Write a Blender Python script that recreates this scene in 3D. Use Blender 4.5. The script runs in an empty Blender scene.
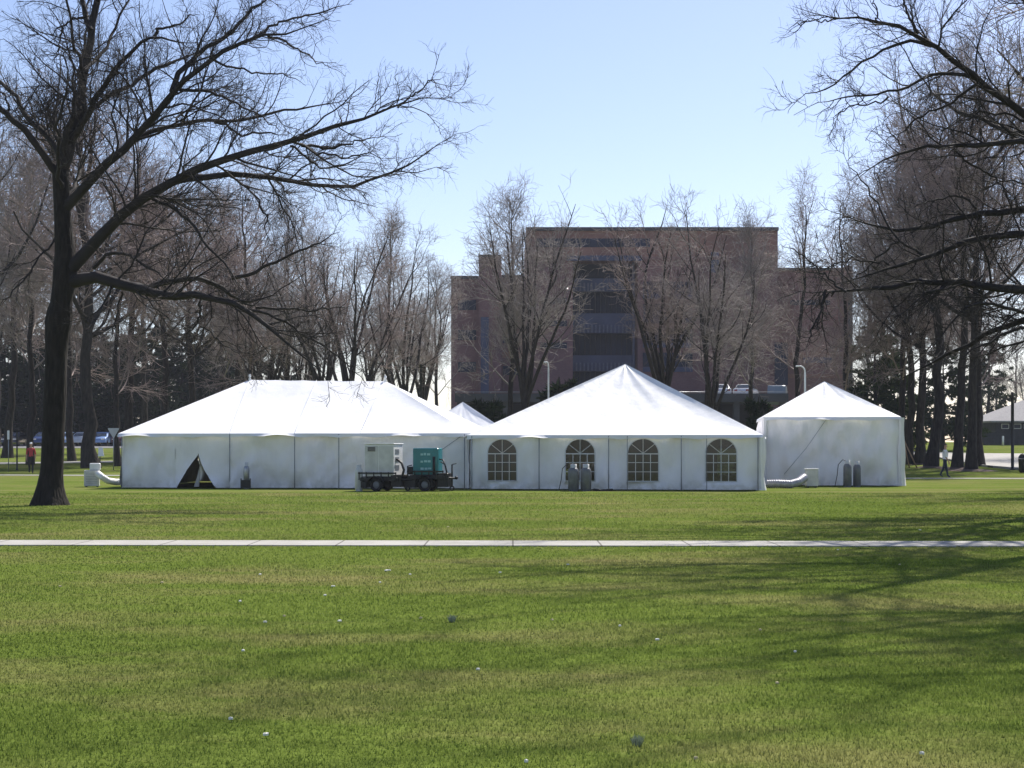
import bpy, math, random
import numpy as np
from mathutils import Vector, noise as mnoise

random.seed(7)
RNG = np.random.default_rng(11)
F, CX, HY, EYE = 1600.0, 512.0, 446.0, 1.7
sc = bpy.context.scene
COL = sc.collection

# ------------------------------------------------------------------ helpers
def terrain(y):
    t = min(1.0, max(0.0, (y - 75.0) / 135.0))
    return 2.2 * t * t * (3 - 2 * t)

def pt(px, py, Y):
    return Vector(((px - CX) / F * Y, Y, EYE - (py - HY) / F * Y))

def X_at(px, Y):
    return (px - CX) / F * Y

def gpt(px, Y, dz=0.0):
    return Vector((X_at(px, Y), Y, terrain(Y) + dz))

def tag(o, label=None, cat=None, group=None, kind=None):
    if label: o['label'] = label
    if cat: o['category'] = cat
    if group: o['group'] = group
    if kind: o['kind'] = kind
    return o

def empty(name, loc, label=None, cat=None, group=None, rz=0.0):
    o = bpy.data.objects.new(name, None)
    o.empty_display_size = 0.3
    COL.objects.link(o)
    o.location = loc
    o.rotation_euler = (0, 0, rz)
    return tag(o, label, cat, group)

def link(name, me, parent=None):
    o = bpy.data.objects.new(name, me)
    COL.objects.link(o)
    if parent is not None: o.parent = parent
    return o

def np_mesh(name, V, quads=None, tris=None, mats=(), smooth=False, midx=None):
    V = np.asarray(V, dtype=np.float32).reshape(-1, 3)
    faces = []
    nq = 0 if quads is None else len(quads)
    nt = 0 if tris is None else len(tris)
    me = bpy.data.meshes.new(name)
    me.vertices.add(len(V)); me.vertices.foreach_set('co', V.ravel())
    L = nq * 4 + nt * 3
    me.loops.add(L)
    li = np.concatenate([np.asarray(quads, dtype=np.int32).ravel() if nq else np.zeros(0, np.int32),
                         np.asarray(tris, dtype=np.int32).ravel() if nt else np.zeros(0, np.int32)])
    me.loops.foreach_set('vertex_index', li.astype(np.int32))
    me.polygons.add(nq + nt)
    st = np.concatenate([np.arange(nq) * 4, nq * 4 + np.arange(nt) * 3]).astype(np.int32)
    me.polygons.foreach_set('loop_start', st)
    if smooth:
        me.polygons.foreach_set('use_smooth', np.ones(nq + nt, dtype=bool))
    for m in mats: me.materials.append(m)
    if midx is not None: me.polygons.foreach_set('material_index', np.asarray(midx, dtype=np.int32))
    me.update(calc_edges=True)
    return me

class MB:
    """collects polygons; build() links ONE mesh object"""
    def __init__(s): s.v = []; s.f = []; s.sm = []; s.mi = []
    def add(s, vs, fs, smooth=False, mi=0):
        b = len(s.v); s.v += [tuple(v) for v in vs]
        for f in fs:
            s.f.append([i + b for i in f]); s.sm.append(smooth); s.mi.append(mi)
        return s
    def box(s, x0, x1, y0, y1, z0, z1, bev=0.0, mi=0):
        if bev <= 0:
            vs = [(x, y, z) for z in (z0, z1) for y in (y0, y1) for x in (x0, x1)]
            fs = [(0, 2, 3, 1), (4, 5, 7, 6), (0, 1, 5, 4), (2, 6, 7, 3), (0, 4, 6, 2), (1, 3, 7, 5)]
            return s.add(vs, fs, mi=mi)
        b = bev
        def ring(z, d):
            return [(x0 + b + d, y0 + d, z), (x1 - b - d, y0 + d, z), (x1 - d, y0 + b + d, z), (x1 - d, y1 - b - d, z),
                    (x1 - b - d, y1 - d, z), (x0 + b + d, y1 - d, z), (x0 + d, y1 - b - d, z), (x0 + d, y0 + b + d, z)]
        vs = ring(z0, b) + ring(z0 + b, 0) + ring(z1 - b, 0) + ring(z1, b)
        fs = [tuple(reversed(range(8))), tuple(range(24, 32))]
        for k in range(3):
            for i in range(8):
                j = (i + 1) % 8
                fs.append((k * 8 + i, k * 8 + j, k * 8 + 8 + j, k * 8 + 8 + i))
        return s.add(vs, fs, mi=mi)
    def tube(s, pts, rad, n=8, smooth=True, mi=0, caps=True):
        pts = [Vector(p) for p in pts]
        if not hasattr(rad, '__len__'): rad = [rad] * len(pts)
        vs = []; fs = []
        prev = None
        for i, p in enumerate(pts):
            a = pts[max(0, i - 1)]; c = pts[min(len(pts) - 1, i + 1)]
            t = (c - a).normalized() if (c - a).length > 1e-9 else Vector((0, 0, 1))
            if prev is None:
                ref = Vector((0, 0, 1)) if abs(t.z) < 0.9 else Vector((1, 0, 0))
                u = t.cross(ref).normalized()
            else:
                u = (prev - t * prev.dot(t)).normalized()
            prev = u
            w = t.cross(u)
            for k in range(n):
                an = 2 * math.pi * k / n
                vs.append(p + (u * math.cos(an) + w * math.sin(an)) * rad[i])
        m = len(pts)
        for i in range(m - 1):
            for k in range(n):
                j = (k + 1) % n
                fs.append((i * n + k, i * n + j, i * n + n + j, i * n + n + k))
        s.add(vs, fs, smooth, mi)
        if caps:
            b = len(s.v) - len(vs)
            s.f.append([b + k for k in reversed(range(n))]); s.sm.append(False); s.mi.append(mi)
            s.f.append([b + (m - 1) * n + k for k in range(n)]); s.sm.append(False); s.mi.append(mi)
        return s
    def lathe(s, prof, c=(0, 0, 0), n=16, mi=0):
        vs = []; fs = []
        for r, z in prof:
            for k in range(n):
                a = 2 * math.pi * k / n
                vs.append((c[0] + r * math.cos(a), c[1] + r * math.sin(a), c[2] + z))
        for i in range(len(prof) - 1):
            for k in range(n):
                j = (k + 1) % n
                fs.append((i * n + k, i * n + j, i * n + n + j, i * n + n + k))
        s.add(vs, fs, True, mi)
        return s
    def wheel(s, c, r, w, n=20, axis='y', mi=0):
        prof = [(r * .55, -w * .35), (r * .9, -w * .5), (r, -w * .3), (r, w * .3), (r * .9, w * .5), (r * .55, w * .35)]
        vs = []; fs = []
        for rr, o in prof:
            for k in range(n):
                a = 2 * math.pi * k / n
                if axis == 'y': vs.append((c[0] + rr * math.cos(a), c[1] + o, c[2] + rr * math.sin(a)))
                else: vs.append((c[0] + o, c[1] + rr * math.cos(a), c[2] + rr * math.sin(a)))
        for i in range(len(prof)):
            i2 = (i + 1) % len(prof)
            for k in range(n):
                j = (k + 1) % n
                fs.append((i * n + k, i * n + j, i2 * n + j, i2 * n + k))
        return s.add(vs, fs, True, mi)
    def grid(s, P, smooth=True, mi=0):
        """P[i][j] rows of points"""
        m = len(P); n = len(P[0])
        vs = [p for r in P for p in r]
        fs = [(i * n + j, i * n + j + 1, (i + 1) * n + j + 1, (i + 1) * n + j) for i in range(m - 1) for j in range(n - 1)]
        return s.add(vs, fs, smooth, mi)
    def build(s, name, mat, parent=None, origin=(0, 0, 0)):
        me = bpy.data.meshes.new(name)
        ox, oy, oz = origin
        me.from_pydata([(x - ox, y - oy, z - oz) for x, y, z in s.v], [], s.f)
        for m in (mat if isinstance(mat, (list, tuple)) else [mat]): me.materials.append(m)
        me.polygons.foreach_set('use_smooth', s.sm)
        me.polygons.foreach_set('material_index', s.mi)
        me.update()
        o = bpy.data.objects.new(name, me); COL.objects.link(o)
        if parent is not None: o.parent = parent
        elif any(origin): o.location = origin
        return o

# ------------------------------------------------------------------ materials
def new_mat(name):
    m = bpy.data.materials.new(name); m.use_nodes = True
    nt = m.node_tree; nt.nodes.clear()
    out = nt.nodes.new('ShaderNodeOutputMaterial')
    return m, nt, out

def N(nt, t, **kw):
    n = nt.nodes.new(t)
    for k, v in kw.items():
        if k.startswith('i_'):
            n.inputs[k[2:].replace('_', ' ')].default_value = v
        else: setattr(n, k, v)
    return n

def ramp(nt, src, stops, interp='LINEAR'):
    r = nt.nodes.new('ShaderNodeValToRGB'); r.color_ramp.interpolation = interp
    e = r.color_ramp.elements
    while len(e) < len(stops): e.new(0.5)
    for q, (p, c) in zip(e, stops):
        q.position = p; q.color = (*c, 1) if len(c) == 3 else c
    nt.links.new(src, r.inputs[0])
    return r

def simple(name, col, rough=0.6, metal=0.0, var=0.25, scale=3.0, spec=0.4, bump=0.0, coat=0.0, coords='Object'):
    m, nt, out = new_mat(name)
    tc = N(nt, 'ShaderNodeTexCoord')
    nz = N(nt, 'ShaderNodeTexNoise'); nz.inputs['Scale'].default_value = scale; nz.inputs['Detail'].default_value = 6
    nt.links.new(tc.outputs[coords], nz.inputs['Vector'])
    a = tuple(max(0, c * (1 - var)) for c in col); b = tuple(min(1, c * (1 + var)) for c in col)
    r = ramp(nt, nz.outputs['Fac'], [(0.3, a), (0.7, b)])
    p = N(nt, 'ShaderNodeBsdfPrincipled')
    p.inputs['Roughness'].default_value = rough; p.inputs['Metallic'].default_value = metal
    p.inputs['Specular IOR Level'].default_value = spec; p.inputs['Coat Weight'].default_value = coat
    nt.links.new(r.outputs[0], p.inputs['Base Color'])
    if bump > 0:
        bp = N(nt, 'ShaderNodeBump'); bp.inputs['Strength'].default_value = bump; bp.inputs['Distance'].default_value = 0.02
        nt.links.new(nz.outputs['Fac'], bp.inputs['Height']); nt.links.new(bp.outputs[0], p.inputs['Normal'])
    nt.links.new(p.outputs[0], out.inputs[0])
    return m

def bark_mat(name, c0, c1, scale=4.0):
    m, nt, out = new_mat(name)
    tc = N(nt, 'ShaderNodeTexCoord')
    mp = N(nt, 'ShaderNodeMapping'); mp.inputs['Scale'].default_value = (1, 1, 0.22)
    nt.links.new(tc.outputs['Object'], mp.inputs[0])
    nz = N(nt, 'ShaderNodeTexNoise'); nz.inputs['Scale'].default_value = scale * 3; nz.inputs['Detail'].default_value = 8
    nt.links.new(mp.outputs[0], nz.inputs['Vector'])
    vo = N(nt, 'ShaderNodeTexVoronoi'); vo.inputs['Scale'].default_value = scale * 2.2; vo.feature = 'DISTANCE_TO_EDGE'
    nt.links.new(mp.outputs[0], vo.inputs['Vector'])
    r = ramp(nt, nz.outputs['Fac'], [(0.3, c0), (0.72, c1)])
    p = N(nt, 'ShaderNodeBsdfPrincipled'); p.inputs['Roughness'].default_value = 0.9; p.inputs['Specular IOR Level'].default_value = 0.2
    nt.links.new(r.outputs[0], p.inputs['Base Color'])
    mx = N(nt, 'ShaderNodeMath', operation='MULTIPLY'); nt.links.new(nz.outputs['Fac'], mx.inputs[0]); nt.links.new(vo.outputs['Distance'], mx.inputs[1])
    bp = N(nt, 'ShaderNodeBump'); bp.inputs['Strength'].default_value = 0.9; bp.inputs['Distance'].default_value = 0.08
    nt.links.new(mx.outputs[0], bp.inputs['Height']); nt.links.new(bp.outputs[0], p.inputs['Normal'])
    nt.links.new(p.outputs[0], out.inputs[0])
    return m

def grass_color(nt, dark=1.0):
    """lawn colour from world position: patches of green, straw and clover"""
    ge = N(nt, 'ShaderNodeNewGeometry')
    mp = N(nt, 'ShaderNodeMapping'); mp.inputs['Scale'].default_value = (1, 1, 0.0)
    nt.links.new(ge.outputs['Position'], mp.inputs[0])
    def noise(scale, detail=5, rough=0.55, sx=1.0):
        v = mp.outputs[0]
        if sx != 1.0:
            m2 = N(nt, 'ShaderNodeMapping'); m2.inputs['Scale'].default_value = (sx, 1, 1)
            nt.links.new(v, m2.inputs[0]); v = m2.outputs[0]
        n = N(nt, 'ShaderNodeTexNoise'); n.inputs['Scale'].default_value = scale; n.inputs['Detail'].default_value = detail
        n.inputs['Roughness'].default_value = rough
        nt.links.new(v, n.inputs['Vector']); return n.outputs['Fac']
    d = dark
    big = ramp(nt, noise(0.16, 4), [(0.32, (.071 * d, .098 * d, .019 * d)), (0.52, (.084 * d, .112 * d, .023 * d)), (0.7, (.101 * d, .124 * d, .030 * d))])
    fine = ramp(nt, noise(3.2, 7, 0.7), [(0.3, (.55, .58, .5)), (0.7, (1.4, 1.36, 1.4))])
    mul = N(nt, 'ShaderNodeMix', data_type='RGBA', blend_type='MULTIPLY'); mul.inputs[0].default_value = 0.42
    nt.links.new(big.outputs[0], mul.inputs[6]); nt.links.new(fine.outputs[0], mul.inputs[7])
    straw = ramp(nt, noise(0.33, 8, 0.68, 0.5), [(0.47, (0, 0, 0)), (0.70, (.85, .85, .85))])
    mx = N(nt, 'ShaderNodeMix', data_type='RGBA')
    nt.links.new(straw.outputs[0], mx.inputs[0]); nt.links.new(mul.outputs[2], mx.inputs[6])
    mx.inputs[7].default_value = (.155 * d, .135 * d, .060 * d, 1)
    return mx.outputs[2]

def make_ground_mat():
    m, nt, out = new_mat('lawn_turf')
    c = grass_color(nt, 1.36)
    ge = N(nt, 'ShaderNodeNewGeometry')
    nz = N(nt, 'ShaderNodeTexNoise'); nz.inputs['Scale'].default_value = 14; nz.inputs['Detail'].default_value = 6
    nt.links.new(ge.outputs['Position'], nz.inputs['Vector'])
    mul = N(nt, 'ShaderNodeMix', data_type='RGBA', blend_type='MULTIPLY'); mul.inputs[0].default_value = 0.45
    r = ramp(nt, nz.outputs['Fac'], [(0.3, (.5, .5, .5)), (0.7, (1.4, 1.4, 1.4))])
    nt.links.new(c, mul.inputs[6]); nt.links.new(r.outputs[0], mul.inputs[7])
    p = N(nt, 'ShaderNodeBsdfPrincipled'); p.inputs['Roughness'].default_value = 1.0; p.inputs['Specular IOR Level'].default_value = 0.0
    nt.links.new(mul.outputs[2], p.inputs['Base Color'])
    bp = N(nt, 'ShaderNodeBump'); bp.inputs['Strength'].default_value = 0.5; bp.inputs['Distance'].default_value = 0.05
    nt.links.new(nz.outputs['Fac'], bp.inputs['Height']); nt.links.new(bp.outputs[0], p.inputs['Normal'])
    nt.links.new(p.outputs[0], out.inputs[0])
    return m

def make_blade_mat():
    m, nt, out = new_mat('grass_blade')
    c = grass_color(nt, 2.1)
    d = N(nt, 'ShaderNodeBsdfDiffuse'); t = N(nt, 'ShaderNodeBsdfTranslucent')
    nt.links.new(c, d.inputs[0]); nt.links.new(c, t.inputs[0])
    mx = N(nt, 'ShaderNodeMixShader'); mx.inputs[0].default_value = 0.5
    nt.links.new(d.outputs[0], mx.inputs[1]); nt.links.new(t.outputs[0], mx.inputs[2])
    nt.links.new(mx.outputs[0], out.inputs[0])
    return m

def tent_mat(name, col, trans, bmp):
    m, nt, out = new_mat(name)
    tc = N(nt, 'ShaderNodeTexCoord')
    nz = N(nt, 'ShaderNodeTexNoise'); nz.inputs['Scale'].default_value = 0.9; nz.inputs['Detail'].default_value = 7
    nt.links.new(tc.outputs['Object'], nz.inputs['Vector'])
    r = ramp(nt, nz.outputs['Fac'], [(0.3, tuple(c * 0.9 for c in col)), (0.6, col)])
    sp = N(nt, 'ShaderNodeSeparateXYZ'); nt.links.new(tc.outputs['Object'], sp.inputs[0])
    hm = N(nt, 'ShaderNodeMapRange'); hm.inputs['From Min'].default_value = .02; hm.inputs['From Max'].default_value = .42; hm.inputs['To Min'].default_value = .45; hm.inputs['To Max'].default_value = 0
    nt.links.new(sp.outputs[2], hm.inputs['Value'])
    gn = N(nt, 'ShaderNodeTexNoise'); gn.inputs['Scale'].default_value = 4.5; gn.inputs['Detail'].default_value = 8; nt.links.new(tc.outputs['Object'], gn.inputs['Vector'])
    gr = ramp(nt, gn.outputs['Fac'], [(.42, (0, 0, 0)), (.66, (1, 1, 1))])
    gm = N(nt, 'ShaderNodeMath', operation='MULTIPLY'); nt.links.new(hm.outputs[0], gm.inputs[0]); nt.links.new(gr.outputs[0], gm.inputs[1])
    rm = N(nt, 'ShaderNodeMix', data_type='RGBA'); nt.links.new(gm.outputs[0], rm.inputs[0]); nt.links.new(r.outputs[0], rm.inputs[6]); rm.inputs[7].default_value = (.38, .36, .28, 1)
    d = N(nt, 'ShaderNodeBsdfPrincipled'); d.inputs['Roughness'].default_value = 0.45; d.inputs['Specular IOR Level'].default_value = 0.35
    t = N(nt, 'ShaderNodeBsdfTranslucent')
    nt.links.new(rm.outputs[2], d.inputs['Base Color']); nt.links.new(r.outputs[0], t.inputs[0])
    n2 = N(nt, 'ShaderNodeTexNoise'); n2.inputs['Scale'].default_value = 2.5; n2.inputs['Detail'].default_value = 5
    mp = N(nt, 'ShaderNodeMapping'); mp.inputs['Scale'].default_value = (1, 1, 0.45); mp.inputs['Rotation'].default_value = (0, .35, 0)
    nt.links.new(tc.outputs['Object'], mp.inputs[0]); nt.links.new(mp.outputs[0], n2.inputs['Vector'])
    bp = N(nt, 'ShaderNodeBump'); bp.inputs['Strength'].default_value = bmp; bp.inputs['Distance'].default_value = 0.12
    nt.links.new(n2.outputs['Fac'], bp.inputs['Height'])
    nt.links.new(bp.outputs[0], d.inputs['Normal']); nt.links.new(bp.outputs[0], t.inputs['Normal'])
    mx = N(nt, 'ShaderNodeMixShader'); mx.inputs[0].default_value = trans
    nt.links.new(d.outputs[0], mx.inputs[1]); nt.links.new(t.outputs[0], mx.inputs[2])
    nt.links.new(mx.outputs[0], out.inputs[0])
    return m

def glass_mat(name, tint, gloss=0.12):
    m, nt, out = new_mat(name)
    t = N(nt, 'ShaderNodeBsdfTransparent'); t.inputs[0].default_value = (*tint, 1)
    g = N(nt, 'ShaderNodeBsdfGlossy'); g.inputs['Roughness'].default_value = 0.12; g.inputs[0].default_value = (.9, .9, .9, 1)
    mx = N(nt, 'ShaderNodeMixShader'); mx.inputs[0].default_value = gloss
    nt.links.new(t.outputs[0], mx.inputs[1]); nt.links.new(g.outputs[0], mx.inputs[2])
    nt.links.new(mx.outputs[0], out.inputs[0])
    return m

def brick_mat(name, c0, c1, mortar):
    m, nt, out = new_mat(name)
    tc = N(nt, 'ShaderNodeTexCoord')
    mp = N(nt, 'ShaderNodeMapping'); mp.inputs['Rotation'].default_value = (math.radians(90), 0, 0)
    nt.links.new(tc.outputs['Object'], mp.inputs[0])
    b = N(nt, 'ShaderNodeTexBrick'); b.inputs['Scale'].default_value = 3.0
    b.inputs['Color1'].default_value = (*c0, 1); b.inputs['Color2'].default_value = (*c1, 1); b.inputs['Mortar'].default_value = (*mortar, 1)
    b.inputs['Mortar Size'].default_value = 0.012
    nt.links.new(mp.outputs[0], b.inputs['Vector'])
    nz = N(nt, 'ShaderNodeTexNoise'); nz.inputs['Scale'].default_value = 0.25; nz.inputs['Detail'].default_value = 7
    nt.links.new(tc.outputs['Object'], nz.inputs['Vector'])
    r = ramp(nt, nz.outputs['Fac'], [(0.3, (.7, .72, .76)), (0.7, (1.2, 1.15, 1.1))])
    mul = N(nt, 'ShaderNodeMix', data_type='RGBA', blend_type='MULTIPLY'); mul.inputs[0].default_value = 1
    nt.links.new(b.outputs[0], mul.inputs[6]); nt.links.new(r.outputs[0], mul.inputs[7])
    p = N(nt, 'ShaderNodeBsdfPrincipled'); p.inputs['Roughness'].default_value = 0.9
    nt.links.new(mul.outputs[2], p.inputs['Base Color']); nt.links.new(p.outputs[0], out.inputs[0])
    return m

def needle_mat(name, c0, c1):
    m, nt, out = new_mat(name)
    ge = N(nt, 'ShaderNodeNewGeometry')
    r = ramp(nt, ge.outputs['Random Per Island'], [(0.0, c0), (1.0, c1)])
    d = N(nt, 'ShaderNodeBsdfDiffuse'); t = N(nt, 'ShaderNodeBsdfTranslucent')
    nt.links.new(r.outputs[0], d.inputs[0]); nt.links.new(r.outputs[0], t.inputs[0])
    mx = N(nt, 'ShaderNodeMixShader'); mx.inputs[0].default_value = 0.25
    nt.links.new(d.outputs[0], mx.inputs[1]); nt.links.new(t.outputs[0], mx.inputs[2])
    nt.links.new(mx.outputs[0], out.inputs[0])
    return m

M = {}
M['ground'] = make_ground_mat()
M['blade'] = make_blade_mat()
def concrete():
    m, nt, out = new_mat('pale_concrete')
    ge = N(nt, 'ShaderNodeNewGeometry'); sx = N(nt, 'ShaderNodeSeparateXYZ'); nt.links.new(ge.outputs['Position'], sx.inputs[0])
    md = N(nt, 'ShaderNodeMath', operation='FLOORED_MODULO'); md.inputs[1].default_value = 1.5; nt.links.new(sx.outputs[0], md.inputs[0])
    gt = N(nt, 'ShaderNodeMath', operation='GREATER_THAN'); gt.inputs[1].default_value = .03; nt.links.new(md.outputs[0], gt.inputs[0])
    nz = N(nt, 'ShaderNodeTexNoise'); nz.inputs['Scale'].default_value = 1.1; nz.inputs['Detail'].default_value = 9; nz.inputs['Roughness'].default_value = .65; nt.links.new(ge.outputs['Position'], nz.inputs['Vector'])
    r = ramp(nt, nz.outputs['Fac'], [(.3, (.27, .255, .225)), (.6, (.38, .365, .33))])
    mx = N(nt, 'ShaderNodeMix', data_type='RGBA'); nt.links.new(gt.outputs[0], mx.inputs[0]); mx.inputs[6].default_value = (.10, .09, .075, 1); nt.links.new(r.outputs[0], mx.inputs[7])
    p = N(nt, 'ShaderNodeBsdfPrincipled'); p.inputs['Roughness'].default_value = .9; nt.links.new(mx.outputs[2], p.inputs['Base Color']); nt.links.new(p.outputs[0], out.inputs[0])
    return m
M['concrete'] = concrete()
M['asphalt'] = simple('worn_asphalt', (.16, .16, .165), .9, var=.2, scale=1.5)
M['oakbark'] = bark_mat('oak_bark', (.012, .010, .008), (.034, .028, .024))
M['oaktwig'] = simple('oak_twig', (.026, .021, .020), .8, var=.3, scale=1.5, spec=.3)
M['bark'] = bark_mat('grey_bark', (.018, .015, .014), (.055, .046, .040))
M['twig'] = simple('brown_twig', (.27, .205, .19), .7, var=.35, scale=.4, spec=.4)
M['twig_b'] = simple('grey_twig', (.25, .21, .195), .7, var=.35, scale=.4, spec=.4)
M['needle'] = needle_mat('pine_needle', (.020, .035, .014), (.055, .075, .028))
M['needle_dark'] = needle_mat('spruce_needle', (.010, .018, .010), (.028, .042, .020))
M['roof'] = tent_mat('tent_roof_vinyl', (.86, .86, .86), 0.0, .2)
M['wall'] = tent_mat('tent_wall_vinyl', (.90, .88, .88), 0.0, .55)
M['tentdark'] = simple('tent_seam', (.22, .23, .26), .6)
M['pole'] = simple('dull_metal_pole', (.28, .29, .31), .45, metal=.6)
M['white'] = simple('white_paint', (.78, .78, .77), .4, var=.06)
M['offwhite'] = simple('weathered_white_metal', (.58, .58, .57), .5, var=.15)
M['teal'] = simple('teal_paint', (.006, .19, .22), .35, var=.12, coat=.3)
M['tealtext'] = simple('pale_lettering', (.32, .55, .58), .5, var=.1)
M['black'] = simple('black_metal', (.015, .015, .016), .5, var=.3)
M['rubber'] = simple('tyre_rubber', (.018, .018, .018), .85, var=.3)
M['steel'] = simple('grey_steel', (.34, .35, .37), .35, metal=.7, var=.2)
M['tank'] = simple('gas_tank_grey', (.15, .155, .175), .4, var=.2, scale=5)
M['duct'] = simple('silver_duct', (.30, .30, .34), .45, metal=.25, var=.2, scale=8)
M['window'] = simple('building_glass', (.028, .033, .062), .5, var=.4, scale=.3, spec=.15)
M['bluepanel'] = simple('blue_spandrel', (.060, .070, .135), .45, var=.2, scale=.5)
M['greypanel'] = simple('grey_slat', (.125, .13, .19), .6, var=.2)
M['brick'] = brick_mat('brick_purple', (.205, .095, .097), (.24, .122, .122), (.20, .17, .17))
M['brick2'] = brick_mat('brick_orange', (.25, .120, .100), (.285, .145, .118), (.22, .17, .16))
M['roofedge'] = simple('dark_coping', (.06, .055, .065), .7)
M['deck'] = simple('deck_concrete', (.065, .066, .085), .85, var=.25, scale=.6)
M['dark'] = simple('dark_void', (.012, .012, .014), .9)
M['pane'] = glass_mat('clear_vinyl', (.40, .42, .46), .04)
M['pane_dark'] = glass_mat('tinted_vinyl', (.13, .16, .24), .06)
M['muntin'] = simple('white_muntin', (.66, .67, .70), .5, var=.05)
M['shingle'] = simple('grey_shingle', (.27, .26, .26), .85, var=.2, scale=6)
M['fencewood'] = simple('dark_fence', (.03, .032, .042), .8)
M['signmetal'] = simple('bare_sign_back', (.42, .43, .46), .45, metal=.4, var=.1)
M['skin'] = simple('skin', (.42, .25, .18), .6, var=.08)
M['shirtw'] = simple('white_cotton', (.72, .72, .72), .9, var=.08)
M['jeans'] = simple('navy_cloth', (.02, .028, .055), .9, var=.2)
M['shirtr'] = simple('red_cotton', (.42, .05, .06), .9, var=.15)
M['blacktr'] = simple('black_cloth', (.015, .015, .018), .9, var=.2)
M['hair'] = simple('brown_hair', (.04, .025, .018), .7, var=.3)
M['carglass'] = simple('car_glass', (.03, .04, .05), .06, var=.1, spec=.8)
M['chrome'] = simple('rim_metal', (.55, .55, .56), .25, metal=.9)
M['lamp'] = simple('lamp_lens', (.75, .72, .68), .2)
M['taillamp'] = simple('red_lens', (.35, .02, .02), .25)
M['wood'] = simple('stake_wood', (.30, .20, .12), .8, var=.3)
M['paper'] = simple('paper', (.78, .76, .70), .8, var=.05)
M['leafpale'] = simple('dry_leaf', (.50, .42, .26), .8, var=.2)
M['mulch'] = simple('bark_mulch', (.10, .065, .045), .95, var=.4, scale=6)
M['tuft'] = simple('grey_tuft', (.34, .38, .28), .9, var=.3)

# ------------------------------------------------------------------ camera, light, sky
cam = bpy.data.cameras.new('camera'); co = bpy.data.objects.new('camera', cam); COL.objects.link(co)
co.location = (0, 0, EYE); co.rotation_euler = (math.radians(90), 0, 0)
cam.sensor_fit = 'HORIZONTAL'; cam.sensor_width = 36.0; cam.lens = 36.0 * F / 1024
cam.shift_y = (HY - 384.0) / 1024.0
cam.clip_end = 9000; cam.clip_start = 0.2
sc.camera = co

SUN_EL, SUN_AZ = math.radians(50), math.radians(31)     # azimuth measured from +Y towards +X
sun = bpy.data.lights.new('sun', 'SUN'); sun.energy = 4.6; sun.angle = math.radians(0.45); sun.color = (1.0, .95, .87)
so = bpy.data.objects.new('sun', sun); COL.objects.link(so)
sv = Vector((math.sin(SUN_AZ) * math.cos(SUN_EL), math.cos(SUN_AZ) * math.cos(SUN_EL), math.sin(SUN_EL)))
so.rotation_euler = sv.to_track_quat('Z', 'Y').to_euler(); so.location = sv * 60

w = bpy.data.worlds.new('World'); sc.world = w; w.use_nodes = True
nt = w.node_tree; nt.nodes.clear()
wo = nt.nodes.new('ShaderNodeOutputWorld'); bg = nt.nodes.new('ShaderNodeBackground')
sky = nt.nodes.new('ShaderNodeTexSky'); sky.sky_type = 'NISHITA'; sky.sun_disc = False
sky.sun_elevation = SUN_EL; sky.sun_rotation = SUN_AZ
sky.air_density = 0.9; sky.dust_density = 0.6; sky.ozone_density = 2.0; sky.altitude = 50
bg.inputs['Strength'].default_value = 0.105
tint = nt.nodes.new('ShaderNodeMix'); tint.data_type = 'RGBA'; tint.blend_type = 'MULTIPLY'; tint.inputs[0].default_value = 1
tint.inputs[7].default_value = (1.03, .945, .985, 1)
nt.links.new(sky.outputs[0], tint.inputs[6]); nt.links.new(tint.outputs[2], bg.inputs['Color']); nt.links.new(bg.outputs[0], wo.inputs['Surface'])
sc.view_settings.view_transform = 'Standard'; sc.view_settings.look = 'None'
sc.view_settings.exposure = 0.65; sc.view_settings.gamma = 1.0
sc.cycles.max_bounces = 6; sc.cycles.diffuse_bounces = 3; sc.cycles.glossy_bounces = 2
sc.cycles.transmission_bounces = 2; sc.cycles.transparent_max_bounces = 8
sc.cycles.sample_clamp_indirect = 3.0

# ------------------------------------------------------------------ ground, paths, road
ys = list(np.arange(-30, 74, 4.0)) + list(np.arange(74, 214, 2.0)) + [214, 240, 300, 420, 700, 1300, 2600, 6000]
xs = [-6000, -2000, -700, -300, -150] + list(np.arange(-100, 101, 10.0)) + [150, 300, 700, 2000, 6000]
mb = MB(); mb.grid([[(x, y, terrain(y)) for x in xs] for y in ys], smooth=True)
g = mb.build('lawn', M['ground']); tag(g, 'mown green lawn with straw coloured patches in front of the white tents', 'lawn', kind='structure')

def strip(name, a, b, mat, lift, label, cat, n=40):
    """a,b: polylines (far edge / near edge) of (x,y)"""
    P = []
    def samp(pl, t):
        L = [0]
        for i in range(1, len(pl)): L.append(L[-1] + math.dist(pl[i], pl[i - 1]))
        d = t * L[-1]
        for i in range(1, len(pl)):
            if d <= L[i] + 1e-9:
                k = (d - L[i - 1]) / max(1e-9, L[i] - L[i - 1])
                return (pl[i - 1][0] * (1 - k) + pl[i][0] * k, pl[i - 1][1] * (1 - k) + pl[i][1] * k)
        return pl[-1]
    for i in range(n + 1):
        A = samp(a, i / n); B = samp(b, i / n); row = []
        for k in range(7):
            u = k / 6; x = A[0] * (1 - u) + B[0] * u; y = A[1] * (1 - u) + B[1] * u
            row.append((x, y, terrain(y) + lift))
        P.append(row)
    m = MB(); m.grid(P)
    # skirts down into the ground give the slab its edge
    for idx in (0, 6):
        e = [r[idx] for r in P]
        m.grid([e, [(x, y, z - lift - .03) for x, y, z in e]])
    o = m.build(name, mat); tag(o, label, cat, kind='structure'); return o

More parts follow.
